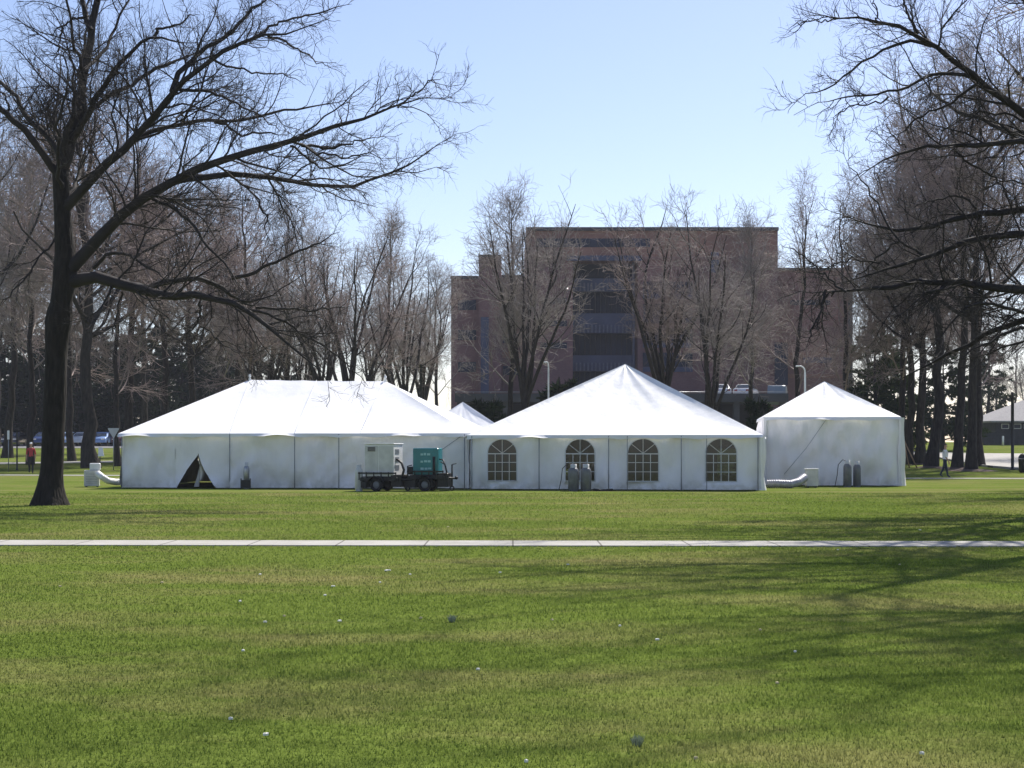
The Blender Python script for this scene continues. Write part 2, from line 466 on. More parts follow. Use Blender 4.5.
strip('footpath', [(-40, 29.25), (40, 27.65)], [(-40, 27.85), (40, 26.25)], M['concrete'], .02,
      'straight pale concrete footpath crossing the lawn in front of the tents', 'footpath', 60)
strip('pavement', [(-90, 96), (-30, 90.2), (20, 83.4), (60, 80.6)], [(-90, 94.6), (-30, 88.8), (20, 82.0), (60, 79.2)], M['concrete'], .02,
      'thin pale footway behind the tents on which the white shirted walker steps', 'footpath', 80)
def g2(px, Y): return (X_at(px, Y), Y)
roadA = [g2(900, 146), g2(940, 143), g2(985, 140), (60, 137), (90, 133)]
roadB = [g2(900, 140), g2(935, 129), g2(960, 117), g2(985, 107), g2(1024, 99.5), (60, 96)]
strip('road', roadA, roadB, M['concrete'], .03, 'sunlit pale road curving away beyond the trees', 'road', 50)
strip('access_road', [(-95, 104), (-45, 112), (-28, 121)], [(-95, 99), (-45, 107), (-28, 117)], M['concrete'], .03,
      'pale narrow drive behind the wide dark tree', 'road', 40)

# kerb along the near edge of the road
mb = MB()
edge = [g2(935, 129), g2(960, 117), g2(985, 107), g2(1024, 99.5), (60, 96)]
for i in range(len(edge) - 1):
    (x0, y0), (x1, y1) = edge[i], edge[i + 1]
    n = 6
    for k in range(n):
        a = (x0 + (x1 - x0) * k / n, y0 + (y1 - y0) * k / n); b = (x0 + (x1 - x0) * (k + 1) / n, y0 + (y1 - y0) * (k + 1) / n)
        d = Vector((b[0] - a[0], b[1] - a[1], 0)).normalized(); nn = Vector((d.y, -d.x, 0)) * .16
        za, zb = terrain(a[1]), terrain(b[1])
        vs = [(a[0], a[1], za), (b[0], b[1], zb), (b[0] + nn.x, b[1] + nn.y, zb), (a[0] + nn.x, a[1] + nn.y, za)]
        vs += [(x, y, z + .13) for x, y, z in vs]
        mb.add(vs, [(4, 5, 6, 7), (0, 1, 5, 4), (2, 3, 7, 6)])
tag(mb.build('kerb', M['concrete']), 'low pale kerb edging the road', 'kerb', kind='structure')

# grass blades on the near lawn
def make_grass():
    n = 460000
    Y = 7.2 * np.exp(RNG.random(n) * math.log(58 / 7.2))
    half = .345 * Y + 1.6
    X = (RNG.random(n) * 2 - 1) * half
    # keep the footpath clear
    pc = 27.75 - .02 * X
    keep = ~((Y > pc - .72) & (Y < pc + .72))
    X, Y = X[keep], Y[keep]; n = len(X)
    h = (.014 + .020 * RNG.random(n)) * (1 + .2 * np.sin(X * 1.3) * np.sin(Y * .9))
    wd = .0018 + .00030 * Y * (.6 + .8 * RNG.random(n))
    an = RNG.random(n) * math.pi * 2
    lean = .9 * h * RNG.random(n); la = RNG.random(n) * math.pi * 2
    V = np.zeros((n, 3, 3), np.float32)
    V[:, 0, 0] = X - wd * np.cos(an); V[:, 0, 1] = Y - wd * np.sin(an)
    V[:, 1, 0] = X + wd * np.cos(an); V[:, 1, 1] = Y + wd * np.sin(an)
    V[:, 2, 0] = X + lean * np.cos(la); V[:, 2, 1] = Y + lean * np.sin(la); V[:, 2, 2] = h
    me = np_mesh('grass', V.reshape(-1, 3), tris=np.arange(n * 3).reshape(-1, 3), mats=[M['blade']])
    tag(link('grass', me), 'short mown grass of the near lawn', 'grass', kind='stuff')
make_grass()

# ------------------------------------------------------------------ bare trees
def norm(a): return a / np.maximum(1e-9, np.linalg.norm(a, axis=-1, keepdims=True))

def tubes(P, R, S):
    """P (B,N,3) R (B,N) -> verts, quads"""
    B, Nn, _ = P.shape
    T = np.empty_like(P); T[:, 1:-1] = P[:, 2:] - P[:, :-2]; T[:, 0] = P[:, 1] - P[:, 0]; T[:, -1] = P[:, -1] - P[:, -2]
    T = norm(T)
    ref = np.zeros((B, 1, 3)); main = norm(P[:, -1] - P[:, 0])
    ref[:, 0] = np.where(np.abs(main[:, 2:3]) < .8, np.array([[0, 0, 1.]]), np.array([[1., 0, 0]]))
    U = norm(np.cross(T, np.broadcast_to(ref, T.shape))); W = np.cross(T, U)
    a = np.arange(S) * 2 * math.pi / S
    V = P[:, :, None, :] + R[:, :, None, None] * (U[:, :, None, :] * np.cos(a)[None, None, :, None] + W[:, :, None, :] * np.sin(a)[None, None, :, None])
    idx = np.arange(B * Nn * S).reshape(B, Nn, S)
    A = idx[:, :-1]; Bq = idx[:, 1:]
    q = np.stack([A, np.roll(A, -1, 2), np.roll(Bq, -1, 2), Bq], -1).reshape(-1, 4)
    return V.reshape(-1, 3), q

class Bag:
    def __init__(s): s.V = []; s.Q = []; s.n = 0
    def add(s, V, Q):
        s.V.append(V); s.Q.append(Q + s.n); s.n += len(V)
    def arrays(s): return np.concatenate(s.V), np.concatenate(s.Q)

def resample(pl, rad, n):
    pl = np.asarray(pl, float); rad = np.asarray(rad, float)
    d = np.concatenate([[0], np.cumsum(np.linalg.norm(np.diff(pl, axis=0), axis=1))])
    t = np.linspace(0, d[-1], n)
    # smooth (Catmull-like) by cubic averaging: linear then one smoothing pass
    out = np.stack([np.interp(t, d, pl[:, k]) for k in range(3)], 1); r = np.interp(t, d, rad)
    for _ in range(2):
        o2 = out.copy(); o2[1:-1] = .25 * out[:-2] + .5 * out[1:-1] + .25 * out[2:]; out = o2
    return out, r

def spawn(P, R, rng, dens, t0, lenf, ang, trop, wig, npts, rk, rmin, up=(0, 0, 1), lmin=.2, tip=.75, tpow=1.0, maxlen=9):
    """children of all polylines. dens: per metre; lenf: length = lenf*parent length*(1.15-t)*rand"""
    B, Nn, _ = P.shape
    seg = np.linalg.norm(np.diff(P, axis=1), axis=2); L = seg.sum(1)
    cnt = np.maximum(1, rng.poisson(np.maximum(.3, L * (1 - t0) * dens)))
    par = np.repeat(np.arange(B), cnt); n = len(par)
    t = t0 + (1 - t0) * rng.random(n) ** tpow
    f = np.clip(t * (Nn - 1), 0, Nn - 1.001); i = f.astype(int); k = (f - i)[:, None]
    p0 = P[par, i] * (1 - k) + P[par, i + 1] * k
    r0 = R[par, i] * (1 - k[:, 0]) + R[par, i + 1] * k[:, 0]
    tan = norm(P[par, i + 1] - P[par, i])
    a = rng.random(n) * 2 * math.pi
    ref = np.where(np.abs(tan[:, 2:3]) < .9, np.array([[0, 0, 1.]]), np.array([[1., 0, 0]]))
    u = norm(np.cross(tan, ref)); v = np.cross(tan, u)
    side = u * np.cos(a)[:, None] + v * np.sin(a)[:, None]
    th = np.radians(ang[0] + (ang[1] - ang[0]) * rng.random(n))[:, None]
    d = norm(tan * np.cos(th) + side * np.sin(th))
    ln = np.clip(L[par] * lenf * (1.12 - tip * t) * (.55 + .8 * rng.random(n)), lmin, maxlen)
    C = np.empty((n, npts, 3)); C[:, 0] = p0
    upv = np.asarray(up, float)[None]
    st = (ln / (npts - 1))[:, None]
    for s in range(1, npts):
        d = norm(d + rng.normal(0, wig, (n, 3)) + upv * trop)
        C[:, s] = C[:, s - 1] + d * st
    rb = np.minimum(r0 * .8, np.maximum(rmin, rk * ln))
    tt = np.linspace(0, 1, npts)[None]
    CR = rb[:, None] * (1 - .72 * tt) 
    CR = np.maximum(CR, rmin * .55)
    return C, CR

def trunk_tube(P, R, S, flare=0.0, seed=0):
    """a single tapered trunk with buttress flare and lumps"""
    Pn = np.asarray(P)[None]; V, q = tubes(Pn, np.asarray(R)[None], S)
    V = V.reshape(len(P), S, 3); C = np.asarray(P)[:, None, :]
    for i in range(len(P)):
        z = P[i][2] - P[0][2]
        for k in range(S):
            a = 2 * math.pi * k / S
            lump = 1 + .10 * mnoise.noise(Vector((math.cos(a) * 1.2 + seed, math.sin(a) * 1.2, z * .8)))
            fl = 1 + flare * math.exp(-z / .45) * (1 + .45 * math.sin(a * 5 + seed) + .25 * math.sin(a * 3 + 1.3 * seed))
            V[i, k] = C[i, 0] + (V[i, k] - C[i, 0]) * lump * fl
    return V.reshape(-1, 3), q

def proto_tree(kind, seed):
    """unit prototypes, 20 m tall; returns (trunk mesh, crown mesh)"""
    rng = np.random.default_rng(seed)
    tb, cb = Bag(), Bag()
    up = np.array([0, 0, 1.])
    if kind == 'oak':
        n = 16; z = np.linspace(0, 17.5, n)
        P = np.stack([np.cumsum(rng.normal(0, .11, n)), np.cumsum(rng.normal(0, .11, n)), z], 1); P[:, :2] -= P[0, :2]
        R = .245 * (1 - z / 17.5) ** .8 + .03
        tb.add(*trunk_tube(P, R, 10, .45, seed))
        limbs = spawn(P[None], R[None], rng, 2.2, .38, .50, (35, 70), .10, .13, 9, .015, .025, maxlen=7.5)
    elif kind == 'high':
        n = 16; z = np.linspace(0, 18, n)
        P = np.stack([np.cumsum(rng.normal(0, .11, n)), np.cumsum(rng.normal(0, .11, n)), z], 1); P[:, :2] -= P[0, :2]
        R = .25 * (1 - z / 18) ** .7 + .03
        tb.add(*trunk_tube(P, R, 10, .45, seed))
        limbs = spawn(P[None], R[None], rng, 3.4, .60, .45, (55, 85), .07, .13, 9, .015, .03, maxlen=7.5, tip=.5)
    elif kind == 'vase':
        n = 8; z = np.linspace(0, 5.5, n)
        P = np.stack([np.cumsum(rng.normal(0, .06, n)), np.cumsum(rng.normal(0, .06, n)), z], 1); P[:, :2] -= P[0, :2]
        R = .30 - .012 * z
        tb.add(*trunk_tube(P, R, 10, .4, seed))
        m = 7
        L0 = np.empty((m, 12, 3)); R0 = np.empty((m, 12))
        for k in range(m):
            a = 2 * math.pi * (k + rng.random() * .5) / m; t = math.radians(rng.uniform(9, 29)); 
            d = np.array([math.cos(a) * math.sin(t), math.sin(a) * math.sin(t), math.cos(t)])
            p = P[int(rng.integers(n - 4, n))].copy(); ln = rng.uniform(10, 12.6) 
            for s in range(12):
                L0[k, s] = p; R0[k, s] = .12 * (1 - s / 11) ** .9 + .02
                d = d + rng.normal(0, .07, 3) + up * .03; d /= np.linalg.norm(d); p = p + d * ln / 11
        tb.add(*tubes(L0, R0, 6))
        limbs = spawn(L0, R0, rng, 1.0, .18, .36, (22, 55), .09, .11, 8, .011, .018, maxlen=5)
    else:   # slender
        n = 18; z = np.linspace(0, 19, n)
        P = np.stack([np.cumsum(rng.normal(0, .10, n)), np.cumsum(rng.normal(0, .10, n)), z], 1); P[:, :2] -= P[0, :2]
        R = .22 * (1 - z / 19) ** .85 + .025
        tb.add(*trunk_tube(P, R, 8, .35, seed))
        limbs = spawn(P[None], R[None], rng, 2.2, .28, .32, (28, 60), .13, .12, 8, .012, .020, maxlen=5)
    (cb if kind == 'slender' else tb).add(*tubes(*limbs, 5))
    d = {'oak': 2.5, 'vase': 2.3, 'slender': 2.6, 'high': 1.35}[kind]
    l2 = spawn(*limbs, rng, d, .12, .55, (25, 65), .07, .16, 6, .009, .013, maxlen=3.4, lmin=.7)
    cb.add(*tubes(*l2, 4))
    l3 = spawn(*l2, rng, {'oak': 3.5, 'vase': 3.4, 'slender': 3.8, 'high': 2.2}[kind], .10, .64, (25, 65), .05, .18, 4, .010, .0150, lmin=.7)
    cb.add(*tubes(*l3, 3))
    far = cb.arrays()
    l4 = spawn(*l3, rng, {'oak': 2.0, 'vase': 1.7, 'slender': 2.2, 'high': .5}[kind], .10, .66, (25, 65), .05, .20, 3, .010, .0135, lmin=.7)
    cb.add(*tubes(*l4, 3))
    print('TREE', kind, len(limbs[0]), len(l2[0]), len(l3[0]), len(l4[0]))
    tw = M['twig'] if seed % 2 else M['twig_b']
    tv, tq = tb.arrays(); cv, cq = cb.arrays()
    return (np_mesh('trunk', tv, tq, mats=[M['bark']], smooth=True), np_mesh('crown', cv, cq, mats=[tw], smooth=True), (tv, tq) + far)

PROTO = {}
for i, k in enumerate(['oak', 'oak', 'oak', 'vase', 'vase', 'vase', 'slender', 'slender', 'high', 'high']):
    PROTO.setdefault(k, []).append(proto_tree(k, 21 + i))

def place_tree(kind, var, px, Y, h, label, group=None, rot=None, cat='tree', x=None, sxy=1.0):
    me = PROTO[kind][var % len(PROTO[kind])]
    loc = gpt(px, Y, -.05) if x is None else Vector((x, Y, terrain(Y) - .05))
    r = empty('bare_tree', loc, label, cat, group, rz=random.random() * 6.28 if rot is None else rot)
    r.scale = (h / 20 * sxy, h / 20 * sxy, h / 20)
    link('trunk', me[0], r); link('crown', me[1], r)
    return r

LW = 'bare trees of the wood behind the long tent'
TREES = [
 # left wood
 ('oak', 0, 92, 104, 25, 'tall bare tree with a thick sunlit edged trunk left of the long tent', LW, 1.3),
 ('oak', 1, 129, 112, 24.5, 'tall bare tree rising just beyond the left corner of the long tent', LW),
 ('oak', 2, 163, 116, 23, 'dark bare tree behind the left roof slope of the long tent', LW),
 ('oak', 0, 191, 124, 23, 'bare tree behind the tent roof above its open door flap', LW),
 ('slender', 0, 118, 108, 18, 'thin bare tree beside the triangular sign', LW),
 ('slender', 1, 30, 112, 22, 'slim dark tree behind the person in red', LW),
 ('slender', 0, 248, 110, 19.5, 'slender bare tree behind the left end of the long tent ridge', LW),
 ('slender', 1, 288, 118, 19, 'slender bare tree behind the middle of the long tent ridge', LW),
 ('vase', 0, 326, 108, 19, 'leaning forked bare tree behind the long tent ridge', LW),
 ('vase', 1, 350, 100, 18.5, 'thick forked bare tree behind the right end of the long tent ridge', LW),
 ('vase', 2, 404, 112, 18, 'forked bare tree behind the right slope of the long tent beside the dark pole', LW),
 ('oak', 1, -25, 100, 25, None, LW), ('oak', 2, 8, 128, 25, None, LW), 
 ('oak', 1, 150, 146, 23, None, LW), ('slender', 1, 222, 138, 22, None, LW),
 ('slender', 0, 308, 150, 21, None, LW), ('vase', 2, 372, 148, 19, None, LW),
 ('oak', 1, -70, 122, 26, None, LW), ('slender', 0, 72, 120, 23, None, LW),
 ('slender', 1, 436, 150, 17, None, LW), 
 ('oak', 0, -5, 160, 26, None, LW), ('oak', 1, 58, 142, 24, None, LW), ('vase', 0, 300, 128, 19, None, LW), ('oak', 2, 235, 126, 20, None, LW), ('vase', 1, 425, 134, 18, None, LW), ('slender', 1, 390, 126, 19, None, LW), ('vase', 2, 270, 116, 19, None, LW),
 # before the building
 ('slender', 1, 512, 106, 18.0, 'slender bare tree before the left wing of the brick building', None),
 ('vase', 0, 526, 100, 20, 'fan shaped bare tree behind the silver pole and before the brick building', None),
 ('vase', 1, 661, 98, 19.8, 'upright forked bare tree behind the middle tent peak', None),
 ('vase', 2, 708, 92, 17.8, 'thick trunked spreading bare tree behind the right roof slope of the middle tent', None),
 ('slender', 0, 797, 96, 16.8, 'bare tree beside the curved lamp post behind the small tent', None),
 ('slender', 1, 752, 122, 18.3, 'bare tree before the right half of the brick building', None),
 ('slender', 0, 842, 112, 19, 'bare tree at the right end of the brick building', None),
]
RW = 'bare trees of the grove by the road'
TREES += [
 ('slender', 0, 899, 113, 22, 'slim bare tree nearest the small tent in the roadside grove', RW),
 ('slender', 1, 909, 112, 23, 'dark trunked bare tree by the leaning stakes', RW),
 ('oak', 0, 919, 112, 24, 'bare tree between the leaning stakes and the thickest trunk of the roadside grove', RW),
 ('oak', 1, 931, 105, 27, 'thickest bare tree of the roadside grove left of the walker', RW),
 ('oak', 2, 958, 102, 27, 'big bare tree just right of the white shirted walker', RW, .8),
 ('oak', 0, 972, 98, 27, 'rightmost thick trunk of the roadside grove', RW, .8),
 ('slender', 0, 981, 108, 20, 'thin bare tree by the road edge', RW),
 ('oak', 1, 1052, 112, 26, None, RW), ('oak', 1, 890, 150, 21, None, RW),
 ('slender', 1, 868, 140, 19, None, RW), ('oak', 0, 940, 155, 24, None, RW), ('oak', 2, 1085, 135, 27, None, RW),
]
for k, v, px, Y, h, lab, grp, *sq in TREES:
    if lab is None:
        lab = 'bare tree standing deep in the thick wood behind the long tent' if grp == LW else 'bare tree standing farther back beyond the roadside grove'
    place_tree(k, v, px, Y, h, lab, grp, sxy=sq[0] if sq else 1.0)
# trees beyond the right edge whose boughs and shadows reach the lawn
EG = 'bare trees beside the lawn at the right edge'
place_tree('oak', 1, 0, 66, 25, 'tall bare tree at the right edge behind the drooping oak', None, x=24.5, rot=.6)
place_tree('oak', 2, 0, 58, 22, 'bare tree standing beside the lawn beyond the right edge', EG, x=27, rot=2.0)
for k_, (x_, y_, h_, r_) in enumerate([(17.0, 43, 24, 1.0), (13.7, 33.5, 24.5, 4.0), (14.8, 28.5, 23, 2.6), (13.4, 22.5, 21, 3.4)]):
    place_tree('high', k_, 0, y_, h_, 'high crowned bare tree standing beside the lawn beyond the right edge', EG, x=x_, rot=r_)

# far wood as one mass
def far_wood():
    V, Q, MI, n = [], [], [], 0
    rng = np.random.default_rng(5)
    spots = [(rng.uniform(-115, -22), rng.uniform(185, 260)) for _ in range(24)] + [(rng.uniform(52, 130), rng.uniform(190, 280)) for _ in range(16)]
    for i, (x, y) in enumerate(spots):
        tv, tq, cv, cq = PROTO['slender'][i % 2][2] if i % 3 else PROTO['vase'][i % 3][2]
        a = rng.random() * 6.28; s = rng.uniform(.75, 1.1)
        Rm = np.array([[math.cos(a), -math.sin(a), 0], [math.sin(a), math.cos(a), 0], [0, 0, 1]]) * s
        off = np.array([x, y, terrain(y)])
        for vv, qq, mi in ((tv, tq, 0), (cv, cq, 1)):
            V.append(vv @ Rm.T + off); Q.append(qq + n); MI.append(np.full(len(qq), mi)); n += len(vv)
    me = np_mesh('distant_wood', np.concatenate(V), np.concatenate(Q), mats=[M['bark'], M['twig_b']], midx=np.concatenate(MI))
    tag(link('distant_wood', me), 'far bare woodland on the skyline', 'woodland', kind='stuff')
far_wood()

# ---- the two big oaks, limb by limb
def limb(pts, Y0, k, wpx0, wpx1, x0=None, n=None, rng=None):
    """pixels of a limb -> 3-D polyline running away from (k>0) or towards (k<0) the viewer"""
    x0 = pts[0][0] if x0 is None else x0
    P = []; R = []
    Lp = sum(math.dist(pts[i], pts[i + 1]) for i in range(len(pts) - 1)); acc = 0
    for i, (x, y) in enumerate(pts):
        if i: acc += math.dist(pts[i - 1], pts[i])
        Y = Y0 + k * (acc / F * Y0) 
        P.append(tuple(pt(x, y, Y)))
        wpx = wpx0 + (wpx1 - wpx0) * (acc / Lp) ** .72
        R.append(wpx / 2 / F * Y)
    return P, [q * .9 for q in R]

def hero(name, base, trunk_pts, trunk_Y, limbs, extra, label, seed, dens=(3.5, 5.6, 7.0), trunk_w=None):
    rng = np.random.default_rng(seed)
    root = empty(name, base, label, 'tree')
    b = np.array(base)
    tb, cb = Bag(), Bag()
    tp = [tuple(pt(x, y, trunk_Y)) for x, y, w in trunk_pts]; tr = [w / 2 / F * trunk_Y for x, y, w in trunk_pts]
    P, R = resample(tp, tr, 34); P[0, 2] = base[2] - .15
    V, q = trunk_tube(P, R, 22, .42, seed); tb.add(V - b, q)
    LP, LR = [], []
    for pts, k, w0, w1, dY in limbs:
        p, r = limb(pts, trunk_Y + dY, k, w0, w1)
        p, r = resample(p, r, 16)
        p[1:-1] += rng.normal(0, .03, (14, 3)); r[-4:] *= (.85, .68, .5, .3)
        LP.append(p); LR.append(r)
    for p, r in extra:
        p, r = resample(p, r, 16); p[1:-1] += rng.normal(0, .05, (14, 3)); LP.append(p); LR.append(r)
    LP = np.array(LP); LR = np.array(LR)
    V, q = tubes(LP, LR, 8); cb.add(V - b, q)
    l2 = spawn(LP, LR, rng, dens[0], .16, .36, (28, 62), .045, .19, 9, .012, .013, maxlen=3.2, lmin=.7, tip=.95)
    V, q = tubes(*l2, 5); cb.add(V - b, q)
    l3 = spawn(*l2, rng, dens[1], .10, .52, (25, 62), .03, .21, 6, .009, .0072, lmin=.45, maxlen=1.9)
    V, q = tubes(*l3, 4); cb.add(V - b, q)
    l4 = spawn(*l3, rng, dens[2], .08, .62, (22, 60), .03, .22, 4, .006, .0050, lmin=.3, maxlen=.95)
    V, q = tubes(*l4, 3); cb.add(V - b, q)
    print('HERO', len(LP), len(l2[0]), len(l3[0]), len(l4[0]))
    tv, tq = tb.arrays(); cv, cq = cb.arrays()
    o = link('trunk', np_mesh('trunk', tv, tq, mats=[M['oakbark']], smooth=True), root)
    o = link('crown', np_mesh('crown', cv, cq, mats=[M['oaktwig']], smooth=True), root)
    return root

YL = 46.0
lt_trunk = [(50, 506, 30), (50, 490, 25), (52, 470, 22), (53, 440, 21.5), (55, 400, 21.5), (56, 360, 22), (57, 335, 24), (59, 318, 28), (61, 305, 22),
            (63, 290, 22), (67, 270, 24), (65, 250, 19), (63, 225, 17.5), (62, 195, 16.5), (61, 172, 16)]
L = []   # pixels, depth slope, width start, width end, depth offset
L.append(([(60, 176), (66, 158), (74, 140), (80, 122), (80, 105), (82, 88), (85, 65), (89, 42), (92, 22), (96, 8), (102, -12), (108, -40), (110, -75)], .1, 13, 6, 0))
L.append(([(58, 176), (62, 160), (64, 145), (70, 128), (74, 112), (74, 95), (73, 82), (74, 64)], -.2, 11, 3, 0))
L.append(([(90, 30), (86, 15), (82, 0), (74, -20), (62, -50)], .4, 7, 3, .3))
L.append(([(63, 186), (57, 173), (48, 162), (40, 152), (34, 140), (22, 125), (8, 115), (-6, 104), (-30, 92), (-70, 70)], -.3, 11, 4, 0))
L.append(([(63, 162), (58, 150), (50, 138), (38, 130), (26, 122), (22, 108), (16, 95), (6, 84), (-8, 78), (-40, 60)], .5, 8, 3, 0))
L.append(([(8, 114), (10, 106), (6, 96), (-2, 90)], .2, 3.5, 1.5, 0))
L.append(([(70, 142), (78, 128), (85, 117), (92, 106), (100, 92), (108, 80), (116, 68), (124, 54), (134, 46), (144, 43), (152, 36), (158, 34), (166, 37), (176, 41), (196, 43)], -.4, 9, 2, 0))
L.append(([(155, 36), (156, 27), (166, 27), (180, 25), (186, 18), (200, 15)], -.6, 4, 1.3, -1))
L.append(([(76, 132), (86, 114), (100, 100), (118, 92), (130, 86), (142, 76), (156, 67), (172, 62), (190, 57), (206, 50)], .7, 6, 3, .3))
L.append(([(61, 212), (72, 200), (84, 188), (95, 176), (104, 164), (118, 152), (132, 142), (146, 126), (160, 110), (172, 94), (184, 80), (198, 66), (212, 54), (226, 47), (245, 40), (262, 35), (280, 35), (300, 29), (318, 21), (330, 18)], -.35, 13, 2.2, 0))
L.append(([(172, 92), (174, 80), (180, 70), (190, 60), (205, 48), (218, 40), (232, 33), (240, 22), (250, 10), (262, 2), (276, -8)], .5, 7, 3, -1.5))
L.append(([(258, 36), (268, 28), (284, 20), (300, 14), (316, 16), (330, 8), (352, 4)], .4, 3.5, 1.2, -2))
L.append(([(180, 90), (200, 90), (220, 94), (238, 104), (256, 114), (268, 122), (280, 132)], -.8, 4, 1.5, -1.5))
L.append(([(214, 60), (232, 70), (252, 70), (268, 74), (290, 76), (306, 86)], .5, 3, 1.2, -1.2))
L.append(([(268, 36), (282, 40), (300, 50), (312, 60), (330, 66)], -.6, 3, 1.1, -2))
L.append(([(136, 140), (148, 134), (160, 128), (176, 123), (198, 121), (220, 121), (240, 121), (256, 117), (276, 112), (296, 107), (312, 108), (330, 104), (352, 98)], .6, 6, 1.6, -1))
L.append(([(214, 122), (228, 128), (240, 136), (256, 134), (272, 132), (288, 136)], .3, 3.5, 1.6, .8))
L.append(([(62, 278), (72, 264), (82, 252), (95, 240), (110, 226), (124, 214), (138, 203), (152, 192), (166, 180), (182, 174), (200, 168), (220, 160), (238, 152), (256, 147), (276, 147), (292, 146), (304, 140), (320, 133), (340, 126), (362, 120), (382, 111), (396, 104), (410, 98), (424, 93), (440, 93), (452, 98)], -.25, 17, 1.8, 0))
L.append(([(166, 183), (182, 178), (204, 175), (224, 172), (246, 175), (266, 175), (282, 176), (298, 182), (314, 187), (334, 189), (352, 187), (368, 183), (382, 178), (398, 172), (412, 164), (426, 152), (442, 143), (456, 134)], .35, 9, 1.4, -.6))
L.append(([(398, 108), (406, 100), (416, 94), (424, 86), (432, 79), (446, 76)], -.4, 2.6, 1, -2.5))
L.append(([(300, 144), (316, 148), (330, 148), (346, 144), (362, 140), (384, 136)], .5, 4, 1.2, -1.5))
L.append(([(302, 146), (318, 152), (338, 158), (352, 156), (372, 154), (388, 160)], -.6, 3, 1.2, -1.5))
L.append(([(290, 146), (302, 152), (312, 164), (322, 170), (336, 168), (356, 158), (374, 156)], .2, 3, 1.2, -1))
L.append(([(230, 176), (246, 186), (256, 196), (264, 212), (268, 228), (268, 244)], -.5, 3, 1.3, .6))
L.append(([(152, 198), (166, 204), (180, 212), (192, 224), (202, 238), (212, 252), (224, 264), (236, 276), (243, 292)], -.6, 4.5, 2, -.4))
L.append(([(62, 284), (73, 277), (86, 272), (98, 272), (110, 278), (122, 287), (136, 292), (152, 294), (168, 296), (186, 297), (206, 294), (224, 296), (238, 302), (250, 308), (262, 316), (270, 328), (278, 340), (290, 352), (304, 356), (318, 362), (326, 372), (332, 384)], -.35, 17, 1.6, 0))
L.append(([(118, 284), (132, 286), (150, 288), (166, 282), (186, 279), (204, 279), (216, 284), (228, 294), (244, 302), (256, 306)], .5, 9, 4, .2))
L.append(([(94, 268), (104, 258), (116, 250), (128, 254), (138, 262), (150, 268), (160, 276), (168, 282)], -.6, 4.5, 2.5, 0))
L.append(([(232, 278), (248, 276), (258, 270), (274, 262), (292, 256), (306, 248), (322, 242), (340, 232)], .4, 5, 1.6, -.8))
L.append(([(256, 308), (276, 308), (296, 308), (316, 311), (332, 308), (352, 305)], .6, 3.5, 1.4, -.5))
L.append(([(250, 310), (268, 312), (288, 322), (304, 336), (318, 346), (334, 352), (350, 366), (368, 386)], -.5, 3.5, 1.4, -.8))
L.append(([(122, 292), (121, 300), (116, 312), (114, 328), (110, 344)], -.2, 2.6, 1.2, -.2))
L.append(([(200, 302), (200, 316), (196, 328), (184, 334), (182, 344)], .3, 3, 1.3, -.3))
L.append(([(200, 326), (212, 332), (222, 344), (236, 352), (250, 366)], -.5, 2, 1, -.3))
L.append(([(55, 238), (44, 252), (34, 268), (24, 280), (10, 296), (-6, 308)], -.6, 2.6, 1.2, 0))
L.append(([(86, 17), (72, 20), (60, 28), (50, 36)], -.5, 3.4, 1.3, 0))
L.append(([(62, 26), (60, 42), (56, 56), (52, 66)], .2, 2.4, 1, 0))
# far and near limbs of the crown that the photo only shows end on, and the top above the frame
ex = []
bx, by = X_at(60, YL), YL
def arc(a, el, z0, ln, r0, bend=.12):
    p = Vector((bx, by, z0)); d = Vector((math.cos(a) * math.cos(el), math.sin(a) * math.cos(el), math.sin(el))); P = []; R = []
    for i in range(9):
        P.append(tuple(p)); R.append(r0 * (1 - i / 9.5)); p = p + d * ln / 8; d = (d + Vector((0, 0, bend)) + Vector((random.gauss(0, .1), random.gauss(0, .1), random.gauss(0, .1)))).normalized()
    return P, R
for a, el, q, ln, r0 in [(1.4, .6, (63, 205), 6.5, .085), (1.75, .7, (64, 180), 6, .08), (-1.5, .7, (63, 195), 5, .07), (1.9, .8, (80, 110), 6, .065), (1.3, .6, (84, 70), 6, .06),
                         (-1.7, .8, (84, 80), 5, .055), (1.6, .9, (98, 0), 5, .05), (-1.4, .8, (104, -20), 5, .05), (2.9, .9, (108, -45), 5, .045), (.2, .8, (107, -35), 5.5, .045), (1.5, 1.2, (110, -72), 4, .04)]:
    b0 = pt(q[0], q[1], YL); bx = b0.x; ex.append(arc(a, el, b0.z, ln, r0))
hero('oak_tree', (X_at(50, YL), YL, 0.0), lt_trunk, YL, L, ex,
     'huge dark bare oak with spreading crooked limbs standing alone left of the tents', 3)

YR = 42.0
rt_trunk = [(1085, 512, 38), (1085, 490, 30), (1084, 440, 27), (1084, 380, 26), (1083, 320, 26), (1082, 270, 25), (1080, 220, 22), (1076, 170, 18), (1072, 130, 15), (1068, 90, 12), (1066, 40, 9), (1064, -10, 6)]
L = []
L.append(([(1074, 152), (1046, 130), (1020, 110), (997, 94), (976, 82), (962, 66), (947, 54), (930, 45), (918, 34), (903, 27), (889, 24), (874, 22), (868, 21), (859, 18), (849, 18), (836, 19), (822, 14), (806, 8), (792, 6)], -.2, 13, 1.3, 0))
L.append(([(932, 46), (920, 42), (910, 39), (900, 41), (888, 47), (874, 52), (864, 62), (852, 70), (838, 82), (829, 89), (812, 93), (798, 101), (786, 105)], .35, 4.5, 1.1, -.8))
L.append(([(974, 78), (960, 73), (947, 71), (930, 74), (912, 82), (900, 91), (888, 97), (876, 92), (860, 94), (842, 97), (824, 100), (806, 108)], -.4, 5, 1.1, -.6))
L.append(([(888, 97), (884, 104), (870, 101), (856, 106), (842, 111), (830, 118)], .5, 2.4, 1.0, -1.2))
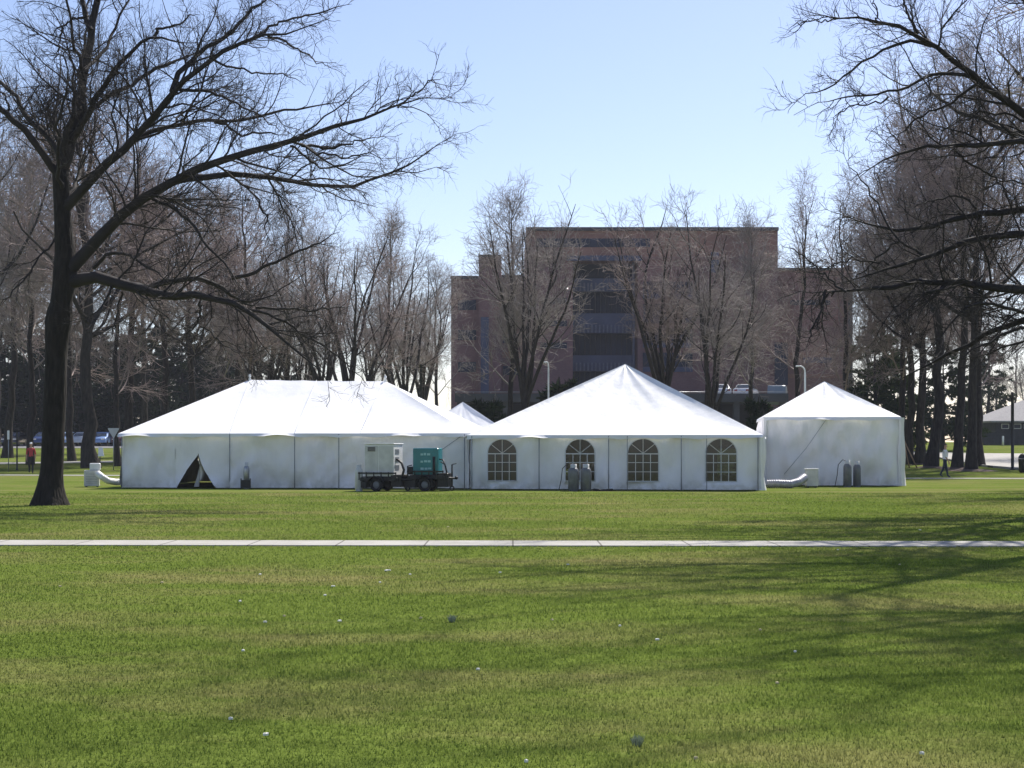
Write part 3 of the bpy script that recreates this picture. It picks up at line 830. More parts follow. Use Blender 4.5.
L.append(([(977, 84), (963, 92), (961, 103), (950, 104), (935, 110), (918, 115), (911, 127), (898, 136), (886, 140)], .4, 4, 1.3, -.6))
L.append(([(918, 34), (912, 22), (907, 10), (902, -4), (894, -20)], .3, 3.6, 1.6, -.9))
L.append(([(836, 19), (822, 22), (808, 20), (796, 26), (786, 32)], -.4, 1.8, 1, -1.4))
L.append(([(876, 22), (880, 12), (876, 4), (868, -8)], .4, 2.2, 1, -1.2))
L.append(([(1076, 172), (1050, 150), (1020, 141), (1006, 141), (988, 144), (971, 146), (953, 151), (938, 146), (922, 145), (906, 148), (892, 153), (880, 162), (868, 172), (856, 180)], -.35, 10, 1.8, 0))
L.append(([(1072, 140), (1040, 128), (1020, 120), (1004, 112), (986, 111), (970, 116), (956, 122), (944, 130)], .5, 5, 1.4, 0))
L.append(([(906, 148), (896, 140), (888, 130), (880, 118)], .3, 1.8, .9, -1.2))
L.append(([(955, 150), (962, 158), (974, 166), (990, 174), (1002, 184), (1010, 198)], .3, 3, 1.8, -.8))
L.append(([(1080, 232), (1050, 206), (1024, 208), (1012, 212), (1000, 216), (981, 212), (968, 215), (950, 219), (937, 225), (924, 230), (908, 236), (892, 230), (878, 222), (862, 226), (846, 222), (834, 212)], .25, 12, 1.8, 0))
L.append(([(976, 208), (966, 198), (950, 196), (934, 200), (920, 204), (904, 208)], -.3, 3, 1.2, .5))
L.append(([(924, 257), (908, 244), (894, 236), (888, 226), (884, 212), (872, 196), (860, 180), (848, 166), (842, 150)], .3, 3.5, 1.1, -.5))
L.append(([(1081, 256), (1052, 236), (1030, 234), (1009, 236), (988, 235), (971, 236), (956, 243), (941, 250), (925, 257), (914, 263), (900, 261), (889, 265), (874, 277), (862, 280), (848, 276), (836, 284)], -.25, 13, 1.7, 0))
L.append(([(889, 265), (878, 262), (866, 262), (854, 256), (842, 262), (826, 268), (812, 280)], .4, 2.6, 1, -1.5))
L.append(([(900, 240), (888, 248), (880, 256), (866, 268), (856, 278), (842, 284)], .2, 2.6, 1.1, .5))
L.append(([(1083, 320), (1060, 292), (1040, 288), (1024, 289), (1000, 292), (982, 285), (968, 283), (947, 281), (930, 278), (912, 279), (893, 285), (874, 290), (862, 292), (844, 292), (824, 289), (812, 288), (800, 293), (790, 290)], -.3, 16, 1.3, 0))
L.append(([(826, 290), (822, 302), (817, 316), (811, 332), (807, 347)], -.3, 3.4, 1.4, -2.6))
L.append(([(834, 292), (826, 298), (822, 310), (823, 322), (818, 336)], .3, 2.4, 1.1, -2.6))
L.append(([(846, 292), (832, 282), (822, 272), (810, 262), (796, 250), (780, 244)], .5, 3, 1, -2.3))
L.append(([(1083, 352), (1050, 322), (1020, 320), (1003, 324), (985, 336), (968, 340), (956, 352), (938, 359), (922, 367), (909, 372), (896, 382)], .3, 11, 2, 0))
L.append(([(1083, 360), (1052, 330), (1022, 324), (997, 339), (974, 351), (957, 358), (944, 370)], -.5, 7, 1.6, 0))
L.append(([(1083, 345), (1050, 322), (1017, 312), (1006, 305), (991, 301), (974, 302), (960, 312), (947, 327), (935, 343), (926, 356)], -.6, 7, 1.4, 0))
L.append(([(1083, 340), (1046, 336), (1024, 342), (1000, 346), (984, 356), (966, 360)], .6, 5, 1.2, 0))
ex = []
bx, by = X_at(1075, YR), YR
bx, by = X_at(1078, YR), YR
for a, el, z0, ln, r0 in [(1.4, .4, 7, 8, .12), (.5, .5, 7.5, 8, .14), (-.4, .4, 7, 6, .10), (-1.4, .4, 8, 8, .13), (2.0, .6, 9, 7, .12), (-.9, .9, 10, 7, .1), (.9, .9, 11, 7, .1), (-2.2, .8, 10.5, 7, .1), (3.0, 1.0, 11.5, 7, .1), (0, 1.1, 12, 6, .1), (-1.6, 1.0, 12, 6, .08)]:
    ex.append(arc(a, el, z0, ln, r0))
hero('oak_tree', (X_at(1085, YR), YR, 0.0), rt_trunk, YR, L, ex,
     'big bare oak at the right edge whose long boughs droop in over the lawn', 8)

# ------------------------------------------------------------------ evergreens
def pine_proto(seed, H=14.0, cone=False, mat='needle'):
    rng = np.random.default_rng(seed)
    tb, cb, nb = Bag(), Bag(), []
    n = 12; z = np.linspace(0, H, n)
    P = np.stack([np.cumsum(rng.normal(0, .05, n)), np.cumsum(rng.normal(0, .05, n)), z], 1)
    R = .22 * (1 - z / H) + .02
    tb.add(*trunk_tube(P, R, 8, .3, seed))
    starts, dirs, lens = [], [], []
    zz = .4 if cone else H * .10
    while zz < H * .97:
        m = rng.integers(4, 7); f = 1 - zz / H
        for _ in range(m):
            a = rng.random() * 6.28
            ln = (H * .26 * f + .25) if cone else (H * .30 * (f ** .7) * rng.uniform(.55, 1.15) + .4)
            starts.append([np.interp(zz, z, P[:, 0]), np.interp(zz, z, P[:, 1]), zz]); e = rng.uniform(-.1, .35)
            dirs.append([math.cos(a) * math.cos(e), math.sin(a) * math.cos(e), math.sin(e)]); lens.append(ln)
        zz += rng.uniform(.3, .6) if cone else rng.uniform(.45, .85)
    st, d, ln = np.array(starts), np.array(dirs), np.array(lens)
    C = np.empty((len(st), 6, 3)); C[:, 0] = st
    for s in range(1, 6):
        d = norm(d + rng.normal(0, .07, d.shape) + np.array([0, 0, -.06 if s < 3 else .05])); C[:, s] = C[:, s - 1] + d * (ln / 5)[:, None]
    CR = np.maximum(.012, ln * .012)[:, None] * (1 - .8 * np.linspace(0, 1, 6))[None]
    cb.add(*tubes(C, CR, 4))
    c2 = spawn(C, CR, rng, 2.6, .2, .45, (30, 60), .02, .08, 4, .008, .008, lmin=.3, maxlen=1.6)
    cb.add(*tubes(*c2, 3))
    # needle sprays: small triangles round the shoots
    K = 34 if not cone else 26
    par = np.repeat(np.arange(len(c2[0])), K); m = len(par); t = rng.random(m) ** .8 * 2.999; i = t.astype(int); k = (t - i)[:, None]
    p = c2[0][par, i] * (1 - k) + c2[0][par, i + 1] * k
    dd = norm(norm(c2[0][par, i + 1] - c2[0][par, i]) * .5 + rng.normal(0, .6, (m, 3)) + np.array([0, 0, .15])); sz = rng.uniform(.22, .50, m)[:, None]
    wv = norm(np.cross(dd, rng.normal(0, 1, (m, 3)))) * sz * .22
    T = np.stack([p - wv, p + wv, p + dd * sz], 1).reshape(-1, 3)
    tv, tq = tb.arrays(); cv, cq = cb.arrays()
    a = np_mesh('trunk', tv, tq, mats=[M['bark']], smooth=True)
    V = np.concatenate([cv, T]); tr = np.arange(len(T)).reshape(-1, 3) + len(cv)
    b = np_mesh('crown', V, cq, tr, mats=[M['bark'], M[mat]], midx=np.concatenate([np.zeros(len(cq)), np.ones(len(tr))]))
    return a, b, H
PINE = [pine_proto(41), pine_proto(42), pine_proto(43, 14, False, 'needle_dark'), pine_proto(44, 4.0, True, 'needle_dark'), pine_proto(45, 14, False, 'needle_dark')]
def place_pine(v, px, Y, h, label, group=None, name='pine_tree', sxy=1.0):
    a, b, H = PINE[v]
    r = empty(name, gpt(px, Y, -.05), label, 'tree' if name == 'pine_tree' else 'shrub', group, rz=random.random() * 6.28)
    r.scale = (h / H * sxy, h / H * sxy, h / H)
    link('trunk', a, r); link('crown', b, r)
    return r
PG = 'dark pines under the bare wood at the left'
for v, px, Y, h in [(2, 6, 150, 11), (4, 44, 152, 10.5), (2, 78, 150, 11), (4, 112, 154, 9.5), (2, 146, 150, 11), (4, 182, 156, 11), (2, -28, 148, 12), (4, 218, 158, 10), (2, 240, 160, 9), (4, 25, 164, 12), (2, 62, 166, 12), (4, 95, 165, 11), (2, 130, 166, 11), (4, 165, 165, 11.5), (2, 200, 166, 11), (4, 262, 168, 9), (2, 290, 170, 8.5)]:
    place_pine(v, px, Y + 25, h + 2.5, 'dark pine tree under the bare wood beyond the parked cars', PG, sxy=1.3)
place_pine(0, 874, 128, 11, 'pine tree with sky showing through it beside the right wall of the brick building', sxy=1.25)
place_pine(1, 890, 134, 10, 'pine tree behind the slimmest trunks of the roadside grove', sxy=1.2)
place_pine(0, 943, 150, 10.5, 'pine tree seen between the thick trunks behind the walker', sxy=1.2)
place_pine(1, 988, 205, 14, 'olive green pine tree left of the grey roofed house', sxy=1.2)
place_pine(3, 497, 96, 4.5, 'small conical evergreen shrub beside the connecting tent peak', name='evergreen_shrub')
place_pine(3, 478, 100, 4.6, 'dark evergreen shrub left of the conical one behind the connecting tent', name='evergreen_shrub')
place_pine(3, 757, 94, 4.6, 'evergreen shrub between the middle tent and the small tent', name='evergreen_shrub', sxy=.9)
place_pine(3, 560, 104, 6.0, 'dark evergreen shrub behind the silver pole', name='evergreen_shrub', sxy=1.2)

# ------------------------------------------------------------------ tents
def fold(u, v, seed, amp=.05):
    """cloth displacement at u metres along, v metres up"""
    s = seed * 3.7
    a = mnoise.noise(Vector((u * 1.7 + s, v * .22, .3))) * amp
    a += mnoise.noise(Vector((u * 4.2 + s, v * .5 + u * .3, 1.7))) * amp * .45
    a += mnoise.noise(Vector((u * .55 + v * .7 + s, v * .6 - u * .3, 4.1))) * amp * .9
    a -= abs(mnoise.noise(Vector((u * .9 - v * .8 + s, v * .5 + u * .2, 7.7)))) * amp * 1.5
    a += abs(mnoise.noise(Vector((u * 1.5 + v * 1.1 + s, v * .7, 9.3)))) * amp * .9
    return a

class Tent:
    def __init__(s, name, fl, fr, depth, eave, label, seed):
        s.fl = Vector((fl[0], fl[1], 0)); s.fr = Vector((fr[0], fr[1], 0))
        s.ax = (s.fr - s.fl).normalized(); s.W = (s.fr - s.fl).length
        s.ay = Vector((-s.ax.y, s.ax.x, 0)); s.D = depth; s.eave = eave; s.seed = seed
        s.root = empty(name, s.fl, label, 'tent')
    def w(s, x, y, z):      # tent coordinates, origin front-left corner; y inwards
        return s.ax * x + s.ay * y + Vector((0, 0, z))
    def patch(s, mb, a, b, c, d, nu, nv, sag, bays, seed):
        """roof face: a-b along the eave, d-c along the top, hung between bays"""
        a, b, c, d = map(Vector, (a, b, c, d)); nrm = (b - a).cross(d - a).normalized(); rows = []
        for j in range(nv + 1):
            v = j / nv; r = []
            for i in range(nu + 1):
                u = i / nu; p = (a * (1 - u) + b * u) * (1 - v) + (d * (1 - u) + c * u) * v
                e = math.sin(math.pi * u) ** .5 if 0 < u < 1 else 0
                s1 = -sag * math.sin(math.pi * v) * e
                s2 = -.05 * abs(math.sin(math.pi * u * bays)) * (1 - v * .6) * e
                s3 = .035 * mnoise.noise(Vector((u * 9 + seed, v * 3 + u * 2, seed * 1.3))) * e * math.sin(math.pi * min(1, v + .1))
                r.append(s.w(*(p + nrm * (s1 + s2 + s3))))
            rows.append(r)
        mb.grid(rows)
    def roof(s, r0, r1, bays, over=.12, sag=.22):
        """r0,r1: ridge ends (x,y,z) in tent space"""
        o = over; z = s.eave
        A, B, C, D = (-o, -o, z), (s.W + o, -o, z), (s.W + o, s.D + o, z), (-o, s.D + o, z)
        m = MB()
        if abs(r1[0] - r0[0]) >= abs(r1[1] - r0[1]):      # ridge along the front
            s.patch(m, A, B, r1, r0, 48, 14, sag, bays, s.seed)
            s.patch(m, C, D, r0, r1, 24, 8, sag, bays, s.seed + 1)
            s.patch(m, D, A, r0, r0, 18, 10, sag, 3, s.seed + 2)
            s.patch(m, B, C, r1, r1, 18, 10, sag, 3, s.seed + 3)
        else:
            s.patch(m, A, B, r0, r0, 40, 16, sag, bays, s.seed)
            s.patch(m, C, D, r1, r1, 18, 8, sag, bays, s.seed + 1)
            s.patch(m, D, A, r0, r1, 20, 10, sag, 3, s.seed + 2)
            s.patch(m, B, C, r1, r0, 20, 10, sag, 3, s.seed + 3)
        ro = m.build('roof', M['roof'], s.root)
        # valance hanging from the eave, loose and lifted here and there
        m = MB(); cs = [A, B, C, D, A]
        for q in range(4):
            a, b = Vector(cs[q]), Vector(cs[q + 1]); n = max(10, int((b - a).length * 7)); nn = (b - a).cross(Vector((0, 0, 1))).normalized()
            rows = [[], [], []]
            for i in range(n + 1):
                u = i / n; p = a * (1 - u) + b * u; L = u * (b - a).length
                lift = max(0, mnoise.noise(Vector((L * .55 + s.seed * 5, q * 3.1, 2.2))) - .05) * 1.2
                wv = mnoise.noise(Vector((L * 2.3, q, s.seed))) * .03
                drop = .17 - .05 * abs(math.sin(L * 2.1))
                rows[0].append(s.w(*(p + nn * .002 + Vector((0, 0, .004)))))
                rows[1].append(s.w(*(p + nn * (.02 + wv + lift * .10) + Vector((0, 0, -drop * .5 + lift * .03)))))
                rows[2].append(s.w(*(p + nn * (.03 + wv * 1.6 + lift * .26) + Vector((0, 0, -drop + lift * .11)))))
            m.grid(rows)
        m.build('valance', M['roof'], s.root)
        # webbing seams on the front slope
        return ro
    def seam(s, a, b, r=.018):
        a, b = Vector(a), Vector(b); m = MB()
        m.tube([s.w(*(a * (1 - t) + b * t + Vector((0, 0, .02 - .2 * math.sin(math.pi * t) * 0)))) for t in (0, .5, 1)], r, 5)
        m.build('seam', M['roof'], s.root)
    def panel(s, mb, x0, x1, side='front', amp=.12, door=None, z0=.03):
        """plain cloth panel between x0 and x1 along a side"""
        Hh = s.eave - .02; n = max(4, int((x1 - x0) * 10)); nv = 14
        rows = []
        for j in range(nv + 1):
            v = z0 + (Hh - z0) * j / nv; r = []
            for i in range(n + 1):
                x = x0 + (x1 - x0) * i / n
                r.append(s.on(side, x, fold(x, v, s.seed, amp) * 1.6 * (1 - .5 * j / nv) , v))
            rows.append(r)
        mb.grid(rows)
    def on(s, side, x, out, z):
        if side == 'front': return s.w(x, -out, z)
        if side == 'back': return s.w(x, s.D + out, z)
        if side == 'left': return s.w(-out, x, z)
        return s.w(s.W + out, x, z)
    def arch(s, xc, hw, zb, zs, n=9, ry=None):
        """window outline: counter-clockwise from lower left"""
        ry = hw * .95 if ry is None else ry
        pts = [(xc - hw + 2 * hw * i / n, zb) for i in range(n)]
        pts += [(xc + hw, zb + (zs - zb) * i / n) for i in range(n)]
        pts += [(xc + hw * math.cos(math.pi * i / (2 * n)), zs + ry * math.sin(math.pi * i / (2 * n))) for i in range(2 * n)]
        pts += [(xc - hw, zs + (zb - zs) * i / n) for i in range(n)]
        return pts
    def window_panel(s, mb, x0, x1, xc, hw, zb, zs, side='front', amp=.105):
        inner = s.arch(xc, hw, zb, zs); Hh = s.eave - .02
        cxm, czm = xc, (zb + zs + hw) / 2; outer = []
        for (x, z) in inner:
            dx, dz = x - cxm, z - czm
            tx = ((x1 - cxm) / dx if dx > 1e-6 else ((x0 - cxm) / dx if dx < -1e-6 else 1e9))
            tz = ((Hh - czm) / dz if dz > 1e-6 else ((.03 - czm) / dz if dz < -1e-6 else 1e9))
            t = min(tx, tz); outer.append((cxm + dx * t, czm + dz * t))
        # snap nearest outer points to the panel corners
        for cx_, cz_ in ((x0, .03), (x1, .03), (x1, Hh), (x0, Hh)):
            k = min(range(len(outer)), key=lambda i: math.dist(outer[i], (cx_, cz_))); outer[k] = (cx_, cz_)
        nr = 8; rows = []
        for j in range(nr + 1):
            t = j / nr; r = []
            for (a, b) in zip(inner, outer):
                x = a[0] * (1 - t) + b[0] * t; z = a[1] * (1 - t) + b[1] * t
                k = min(1, t * 2.5)
                r.append(s.on(side, x, fold(x, z, s.seed, amp) * 1.6 * k * (1 - .5 * z / Hh), z))
            r.append(r[0]); rows.append(r)
        mb.grid(rows)
    def window(s, xc, hw, zb, zs, side='front', label=None, mat='pane_dark'):
        inner = s.arch(xc, hw, zb, zs)
        m = MB(); m.add([s.on(side, x, .004, z) for x, z in inner], [tuple(range(len(inner)))])
        pane = m.build('window', M[mat], s.root)
        if label: pane['label'] = label
        m = MB()
        loop = [s.on(side, x, .012, z) for x, z in inner]; m.tube(loop + [loop[0]], .022, 6, caps=False)
        m.build('frame', M['muntin'], pane)
        m = MB(); bar = .013; ry = hw * .95
        def strp(a, b, wd=bar):
            a, b = Vector((a[0], 0, a[1])), Vector((b[0], 0, b[1])); d = (b - a).normalized(); nn = Vector((-d.z, 0, d.x)) * wd
            vs = [a + nn, a - nn, b - nn, b + nn]
            m.add([s.on(side, p.x, .016, p.z) for p in vs] + [s.on(side, p.x, .008, p.z) for p in vs], [(0, 1, 2, 3), (4, 7, 6, 5), (0, 4, 5, 1), (1, 5, 6, 2), (2, 6, 7, 3), (3, 7, 4, 0)])
        for k in (-.48, 0, .48): strp((xc + hw * k, zb), (xc + hw * k, zs))
        for k in (.02, .33, .66): strp((xc - hw, zs - (zs - zb) * k), (xc + hw, zs - (zs - zb) * k), bar * (1.5 if k < .1 else .9))
        for a in (40, 90, 140): strp((xc, zs), (xc + hw * math.cos(math.radians(a)) * .97, zs + ry * math.sin(math.radians(a)) * .97), bar * .8)
        m.build('muntin', M['muntin'], pane)
    def pole(s, x, side='front', r=.018, out=.13, mat='tentdark'):
        m = MB(); m.tube([s.on(side, x, out, 0), s.on(side, x, out, s.eave * .5), s.on(side, x, out, s.eave - .03)], r, 8)
        m.build('pole', M[mat], s.root)
    def gather(s, x, side, r0=.11, flare=.14, seed=1):
        """bunched corner curtain"""
        m = MB(); rows = []
        for j in range(13):
            v = j / 12; z = .02 + v * (s.eave - .05); r = []
            rr = r0 + flare * max(0, .25 - v) * 1.5 + .03 * math.sin(v * 7 + seed) + .04 * max(0, v - .8)
            for k in range(25):
                a = 2 * math.pi * k / 24
                q = rr * (1 + .22 * math.sin(a * 7 + v * 2) + .12 * mnoise.noise(Vector((a % 6.28 if k < 24 else 0, v * 4, seed))))
                r.append(s.w(x + q * math.cos(a), -.03 + q * math.sin(a) * .8, z))
            rows.append(r)
        m.grid(rows); m.build('corner_curtain', M['wall'], s.root)

def px_corner(px, Y): return (X_at(px, Y), Y)

# --- long left tent
fl, fr = px_corner(122, 64.4), px_corner(469, 63.2)
T = Tent('marquee_tent', fl, fr, 11.0, 2.2, 'long white hip roofed tent with a dark open door flap near its left end', 1)
W = T.W; sx = lambda px: (px - 122) / (469 - 122) * W
T.roof((sx(217), 5.5, 4.58), (sx(364), 5.5, 4.50), 5)
for a, b in ((sx(232), sx(217.5)), (sx(297), sx(290)), (sx(362), sx(363.5))):
    T.seam((a, -.1, 2.2), (b, 5.45, 4.53), .006)
m = MB(); T.panel(m, 0, sx(176)); T.panel(m, sx(232), sx(297)); T.panel(m, sx(297), sx(341)); T.panel(m, sx(341), sx(404), amp=.11); T.panel(m, sx(404), W, amp=.11)
for sd in ('left', 'right'): T.panel(m, 0, T.D, sd)
T.panel(m, 0, W, 'back')
# door bay: the cloth is pulled apart into a triangular opening
xa, xb, ap, bl, br_ = sx(176), sx(232), sx(199.5), sx(179), sx(219.5)
va = 1.36
for side in (0, 1):
    rows = []
    for j in range(21):
        v = .03 + (2.18 - .03) * j / 20; e = min(1, v / va); r = []
        edge = (bl if side == 0 else br_) * (1 - e) + ap * e
        edge += (.10 if side == 0 else -.16) * math.sin(math.pi * e) * (1 if side else -1) * .6
        for i in range(13):
            u = i / 12; x = xa * (1 - u) + edge * u if side == 0 else edge * (1 - u) + xb * u
            near = (u if side == 0 else 1 - u) * (1 - e)
            k = 1 - j / 20
            r.append(T.w(x, -(fold(x, v, 5, .06) * k + near * .22 + near * .05 * math.sin(v * 9)), v))
        rows.append(r)
    m.grid(rows)
m.build('wall', M['wall'], T.root)
for px in (122.8, 232, 297, 341, 465): T.pole(sx(px))
# folded door flap seen lighter against the dark opening
m = MB(); rows = []
for j in range(9):
    v = j / 8; z = .05 + 1.2 * v
    rows.append([T.w(sx(191 + 8 * v) + .05 * i * (1 - v), .55 + .05 * math.sin(i * 2 + v * 3), z) for i in range(5)])
m.grid(rows); m.build('door_flap', M['wall'], T.root)
# guy line across the right bays
m = MB(); m.tube([T.w(sx(430), -.06, 1.2), T.w(sx(462), -.10, 2.1)], .012, 5); m.build('guy_rope', M['tentdark'], T.root)
# finials
for x, z in ((sx(217), 4.58), (sx(364), 4.50)):
    m = MB(); m.lathe([(.0, .26), (.05, .22), (.06, .15), (.03, .10), (.07, .02), (.0, -.05)], T.w(x, 5.5, z), 10); m.build('finial', M['white'], T.root)

# --- middle tent with arched windows
fl, fr = px_corner(470.5, 62.5), px_corner(760, 60.8)
T = Tent('marquee_tent', fl, fr, 15.5, 2.12, 'white peaked tent in the middle with four arched windows', 2)
W = T.W; sx = lambda px: (px - 470.5) / (760 - 470.5) * W
T.roof((W * .5, 5.6, 5.15), (W * .5, 9.9, 5.12), 4)
for px in (): T.seam((sx(px), -.1, 2.14), (W * .5 + (sx(px) - W / 2) * .02, 5.5, 5.12), .010)
WINS = [(503, 15), (582, 15), (645, 15.5), (722, 15.5)]
bays = [(470.5, 541), (541, 611), (611, 683), (683, 760)]
pxm = 290 / W; zb, zs = .34, 1.42
m = MB()
for (a, b), (c, h) in zip(bays, WINS): T.window_panel(m, sx(a), sx(b), sx(c), h / pxm, zb, zs)
for sd in ('left', 'right'): T.panel(m, 0, T.D, sd)
# back wall has windows too, so light shows through
bx4 = [0, W * .25, W * .5, W * .75, W]
for i in range(4): T.window_panel(m, bx4[i], bx4[i + 1], (bx4[i] + bx4[i + 1]) / 2, .62, .3, 1.35, 'back')
m.build('wall', M['wall'], T.root)
for i, (c, h) in enumerate(WINS): T.window(sx(c), h / pxm, zb, zs, label='clearer arched window with a brownish view through it' if i == 1 else None, mat='pane' if i == 1 else 'pane_dark')
for i in range(4): T.window((bx4[i] + bx4[i + 1]) / 2, .62, .3, 1.35, 'back', mat='pane')
for px in (472.5, 541, 611, 629.5, 683, 708, 758): T.pole(sx(px), r=.017 if px not in (629.5, 708) else .012)
T.gather(W + .05, 'front', .12, .10, 3)
# zipped seam between two bays
# --- small tent on the right
fl, fr = px_corner(765, 68.2), px_corner(899, 67.6)
T = Tent('canopy_tent', fl, fr, 5.7, 2.93, 'small square white tent with a steep pyramid roof standing apart on the right', 3)
W = T.W; sx = lambda px: (px - 765) / (899 - 765) * W
T.roof((W * .487, 2.75, 4.56), (W * .493, 2.9, 4.56), 2, over=.08, sag=.06)
m = MB(); T.panel(m, 0, W, amp=.13); T.panel(m, 0, T.D, 'left'); T.panel(m, 0, T.D, 'right', amp=.1); T.panel(m, 0, W, 'back')
m.build('wall', M['wall'], T.root)
for x in (.05, W - .05): T.pole(x, r=.02, out=-.06, mat='pole')
m = MB(); m.tube([T.w(sx(784), -.17, .5), T.w(sx(806), -.14, 1.6), T.w(sx(826), -.06, 2.8)], .010, 5); m.build('guy_rope', M['steel'], T.root)
T.gather(W + .09, 'front', .12, .22, 5); T.gather(-.02, 'front', .09, .12, 7)
# --- connecting tent behind the gap
c = (X_at(463, 79), 79.0)
T = Tent('canopy_tent', (c[0] - 2.1, c[1] - 2.1), (c[0] + 2.1, c[1] - 2.1), 4.2, 2.4, 'little white tent peak showing between the long tent and the middle tent', 4)
T.roof((2.1, 2.05, 3.88), (2.1, 2.15, 3.88), 1, over=.1, sag=.12)
m = MB()
T.panel(m, 0, T.W); T.panel(m, 0, T.D, 'left'); T.panel(m, 0, T.D, 'right'); T.panel(m, 0, T.W, 'back'); m.build('wall', M['wall'], T.root)

# ------------------------------------------------------------------ trailers with generator and heater
def trailer(root, L, Wd, deck, wr, hitch=1, bar=.9):
    """axle along y; deck box frame"""
    m = MB()
    for y in (-Wd / 2, Wd / 2 - .08): m.box(-L / 2, L / 2, y, y + .08, deck - .14, deck, .012)
    for x in np.linspace(-L / 2 + .001, L / 2 - .07, 5): m.box(x, x + .06, -Wd / 2 + .081, Wd / 2 - .081, deck - .12, deck - .02)
    m.box(-L / 2 + .1, L / 2 - .1, -Wd / 2 + .05, Wd / 2 - .05, deck + .003, deck + .03)
    m.build('chassis', M['black'], root)
    m = MB(); m.box(-L / 2 - .12, -L / 2 + .34, -Wd / 2 + .02, Wd / 2 - .02, .12, deck - .145, .02); m.build('tool_box', M['black'], root)
    m = MB(); m.box(L / 2 - .30, L / 2 + .12, -Wd / 2 + .1, Wd / 2 - .1, .16, deck + .10, .02); m.build('tool_box', M['black'], root)
    m = MB()
    for x in np.linspace(-L / 2 + .05, L / 2 - .05, 6): m.box(x - .018, x + .018, -Wd / 2 - .03, -Wd / 2 - .002, deck - .1, deck + .2)
    m.box(-L / 2 + .02, L / 2 - .02, -Wd / 2 - .055, -Wd / 2 - .032, deck + .13, deck + .19); m.build('side_rail', M['black'], root)
    m = MB(); m.tube([(hitch * L / 2, -Wd * .36, deck - .08), (hitch * (L / 2 + bar), 0, deck - .10)], .04, 8); m.tube([(hitch * L / 2, Wd * .36, deck - .08), (hitch * (L / 2 + bar), 0, deck - .10)], .04, 8)
    m.lathe([(.0, -.02), (.06, 0), (.07, .06), (.03, .11), (0, .12)], (hitch * (L / 2 + bar + .05), 0, deck - .13), 10); m.build('tow_bar', M['black'], root)
    m = MB(); m.tube([(hitch * (L / 2 + bar * .6), .02, .14), (hitch * (L / 2 + bar * .6), .02, deck + .42)], .032, 8); m.tube([(hitch * (L / 2 + bar * .6), .02, deck + .42), (hitch * (L / 2 + bar * .6 + .17), .02, deck + .46)], .02, 6)
    m.build('jockey_jack', M['black'], root)
    m = MB(); m.wheel((hitch * (L / 2 + bar * .6), .02, .10), .10, .06, 14); m.build('jockey_wheel', M['rubber'], root)
    for y in (-Wd / 2 - .12, Wd / 2 + .12):
        m = MB(); m.wheel((0, y, wr), wr, .19, 24); wl = m.build('wheel', M['rubber'], root)
        m = MB(); m.lathe([(.001, 0), (wr * .3, .01), (wr * .56, -.03)], (0, 0, 0), 16)
        sg = -1 if y < 0 else 1
        m.v = [(a, y + sg * (.06 + cc), b + wr) for a, b, cc in m.v]
        m.build('rim', M['tank'], wl)
        m = MB(); pts = [(.0 + (wr + .08) * math.cos(t), wr + (wr + .08) * math.sin(t)) for t in np.linspace(.25, math.pi - .25, 10)]
        m.grid([[(x, y - .12, z) for x, z in pts], [(x, y + .12, z) for x, z in pts]]); m.build('mudguard', M['black'], root)

YG = 60.6
# white heater cabinet on trailer
r = empty('trailer_heater', gpt(382, YG), 'tall white box unit on a black trailer in front of the long tent', 'trailer', rz=math.radians(-14))
trailer(r, 1.55, 1.05, .52, .25, 1, .4)
m = MB(); m.box(-.55, .60, -.42, .70, .555, 1.76, .02); cab = m.build('cabinet', M['white'], r)
m = MB(); m.box(-.53, -.02, -.436, -.422, .62, 1.70, .004); m.box(.02, .58, -.436, -.422, .62, 1.70, .004); m.build('door', M['offwhite'], r)
m = MB()
for k in range(5): m.box(-.42 + .0, -.12, -.448, -.438, 1.50 + k * .035, 1.52 + k * .035)
m.build('vent', M['dark'], r)
m = MB()
for k in range(3):
    m.box(.602, .612, -.25, .22, .80 + k * .30, .98 + k * .30)
m.build('louvre', M['steel'], r)
m = MB(); m.box(-.58, .63, -.45, .73, 1.762, 1.80, .012); m.build('lid', M['white'], r)
m = MB(); m.tube([(.63, -.1, 1.2), (.85, -.2, 1.05), (.95, -.25, .8), (.9, -.3, .56)], .045, 8); m.build('hose', M['black'], r)
# teal generator
r = empty('trailer_generator', gpt(428.5, YG + .1), 'teal generator box with pale lettering on a black trailer', 'generator', rz=math.radians(-9))
trailer(r, 1.45, 1.1, .58, .25, 1, .3)
m = MB(); m.box(-.52, .46, -.40, .40, .615, 1.62, .025); m.build('cabinet', M['teal'], r)
m = MB(); m.box(-.48, .42, -.412, -.402, .66, 1.56, .003); m.build('door', M['teal'], r)
m = MB(); rl = random.Random(4)
for z in (1.34, 1.07, .80):          # rows of pale lettering too worn to read
    x = -.22
    for k in range(3):
        wq = rl.uniform(.09, .13); m.box(x, x + wq, -.419, -.413, z + rl.uniform(0, .02), z + rl.uniform(.07, .10)); x += wq + rl.uniform(.02, .04)
m.build('lettering', M['tealtext'], r)
m = MB(); m.tube([(.30, -.43, .62), (.30, -.44, 1.3)], .05, 8); m.build('exhaust', M['black'], r)
m = MB(); m.tube([(.47, -.2, 1.2), (.62, -.3, 1.18), (.72, -.35, .95), (.80, -.4, .62)], .03, 6); m.tube([(.47, 0, 1.1), (.66, -.1, 1.0), (.78, -.2, .62)], .022, 6); m.build('cable', M['black'], r)
m = MB(); m.box(-.70, -.54, -.35, .35, .62, .92, .02); m.build('battery_box', M['black'], r)

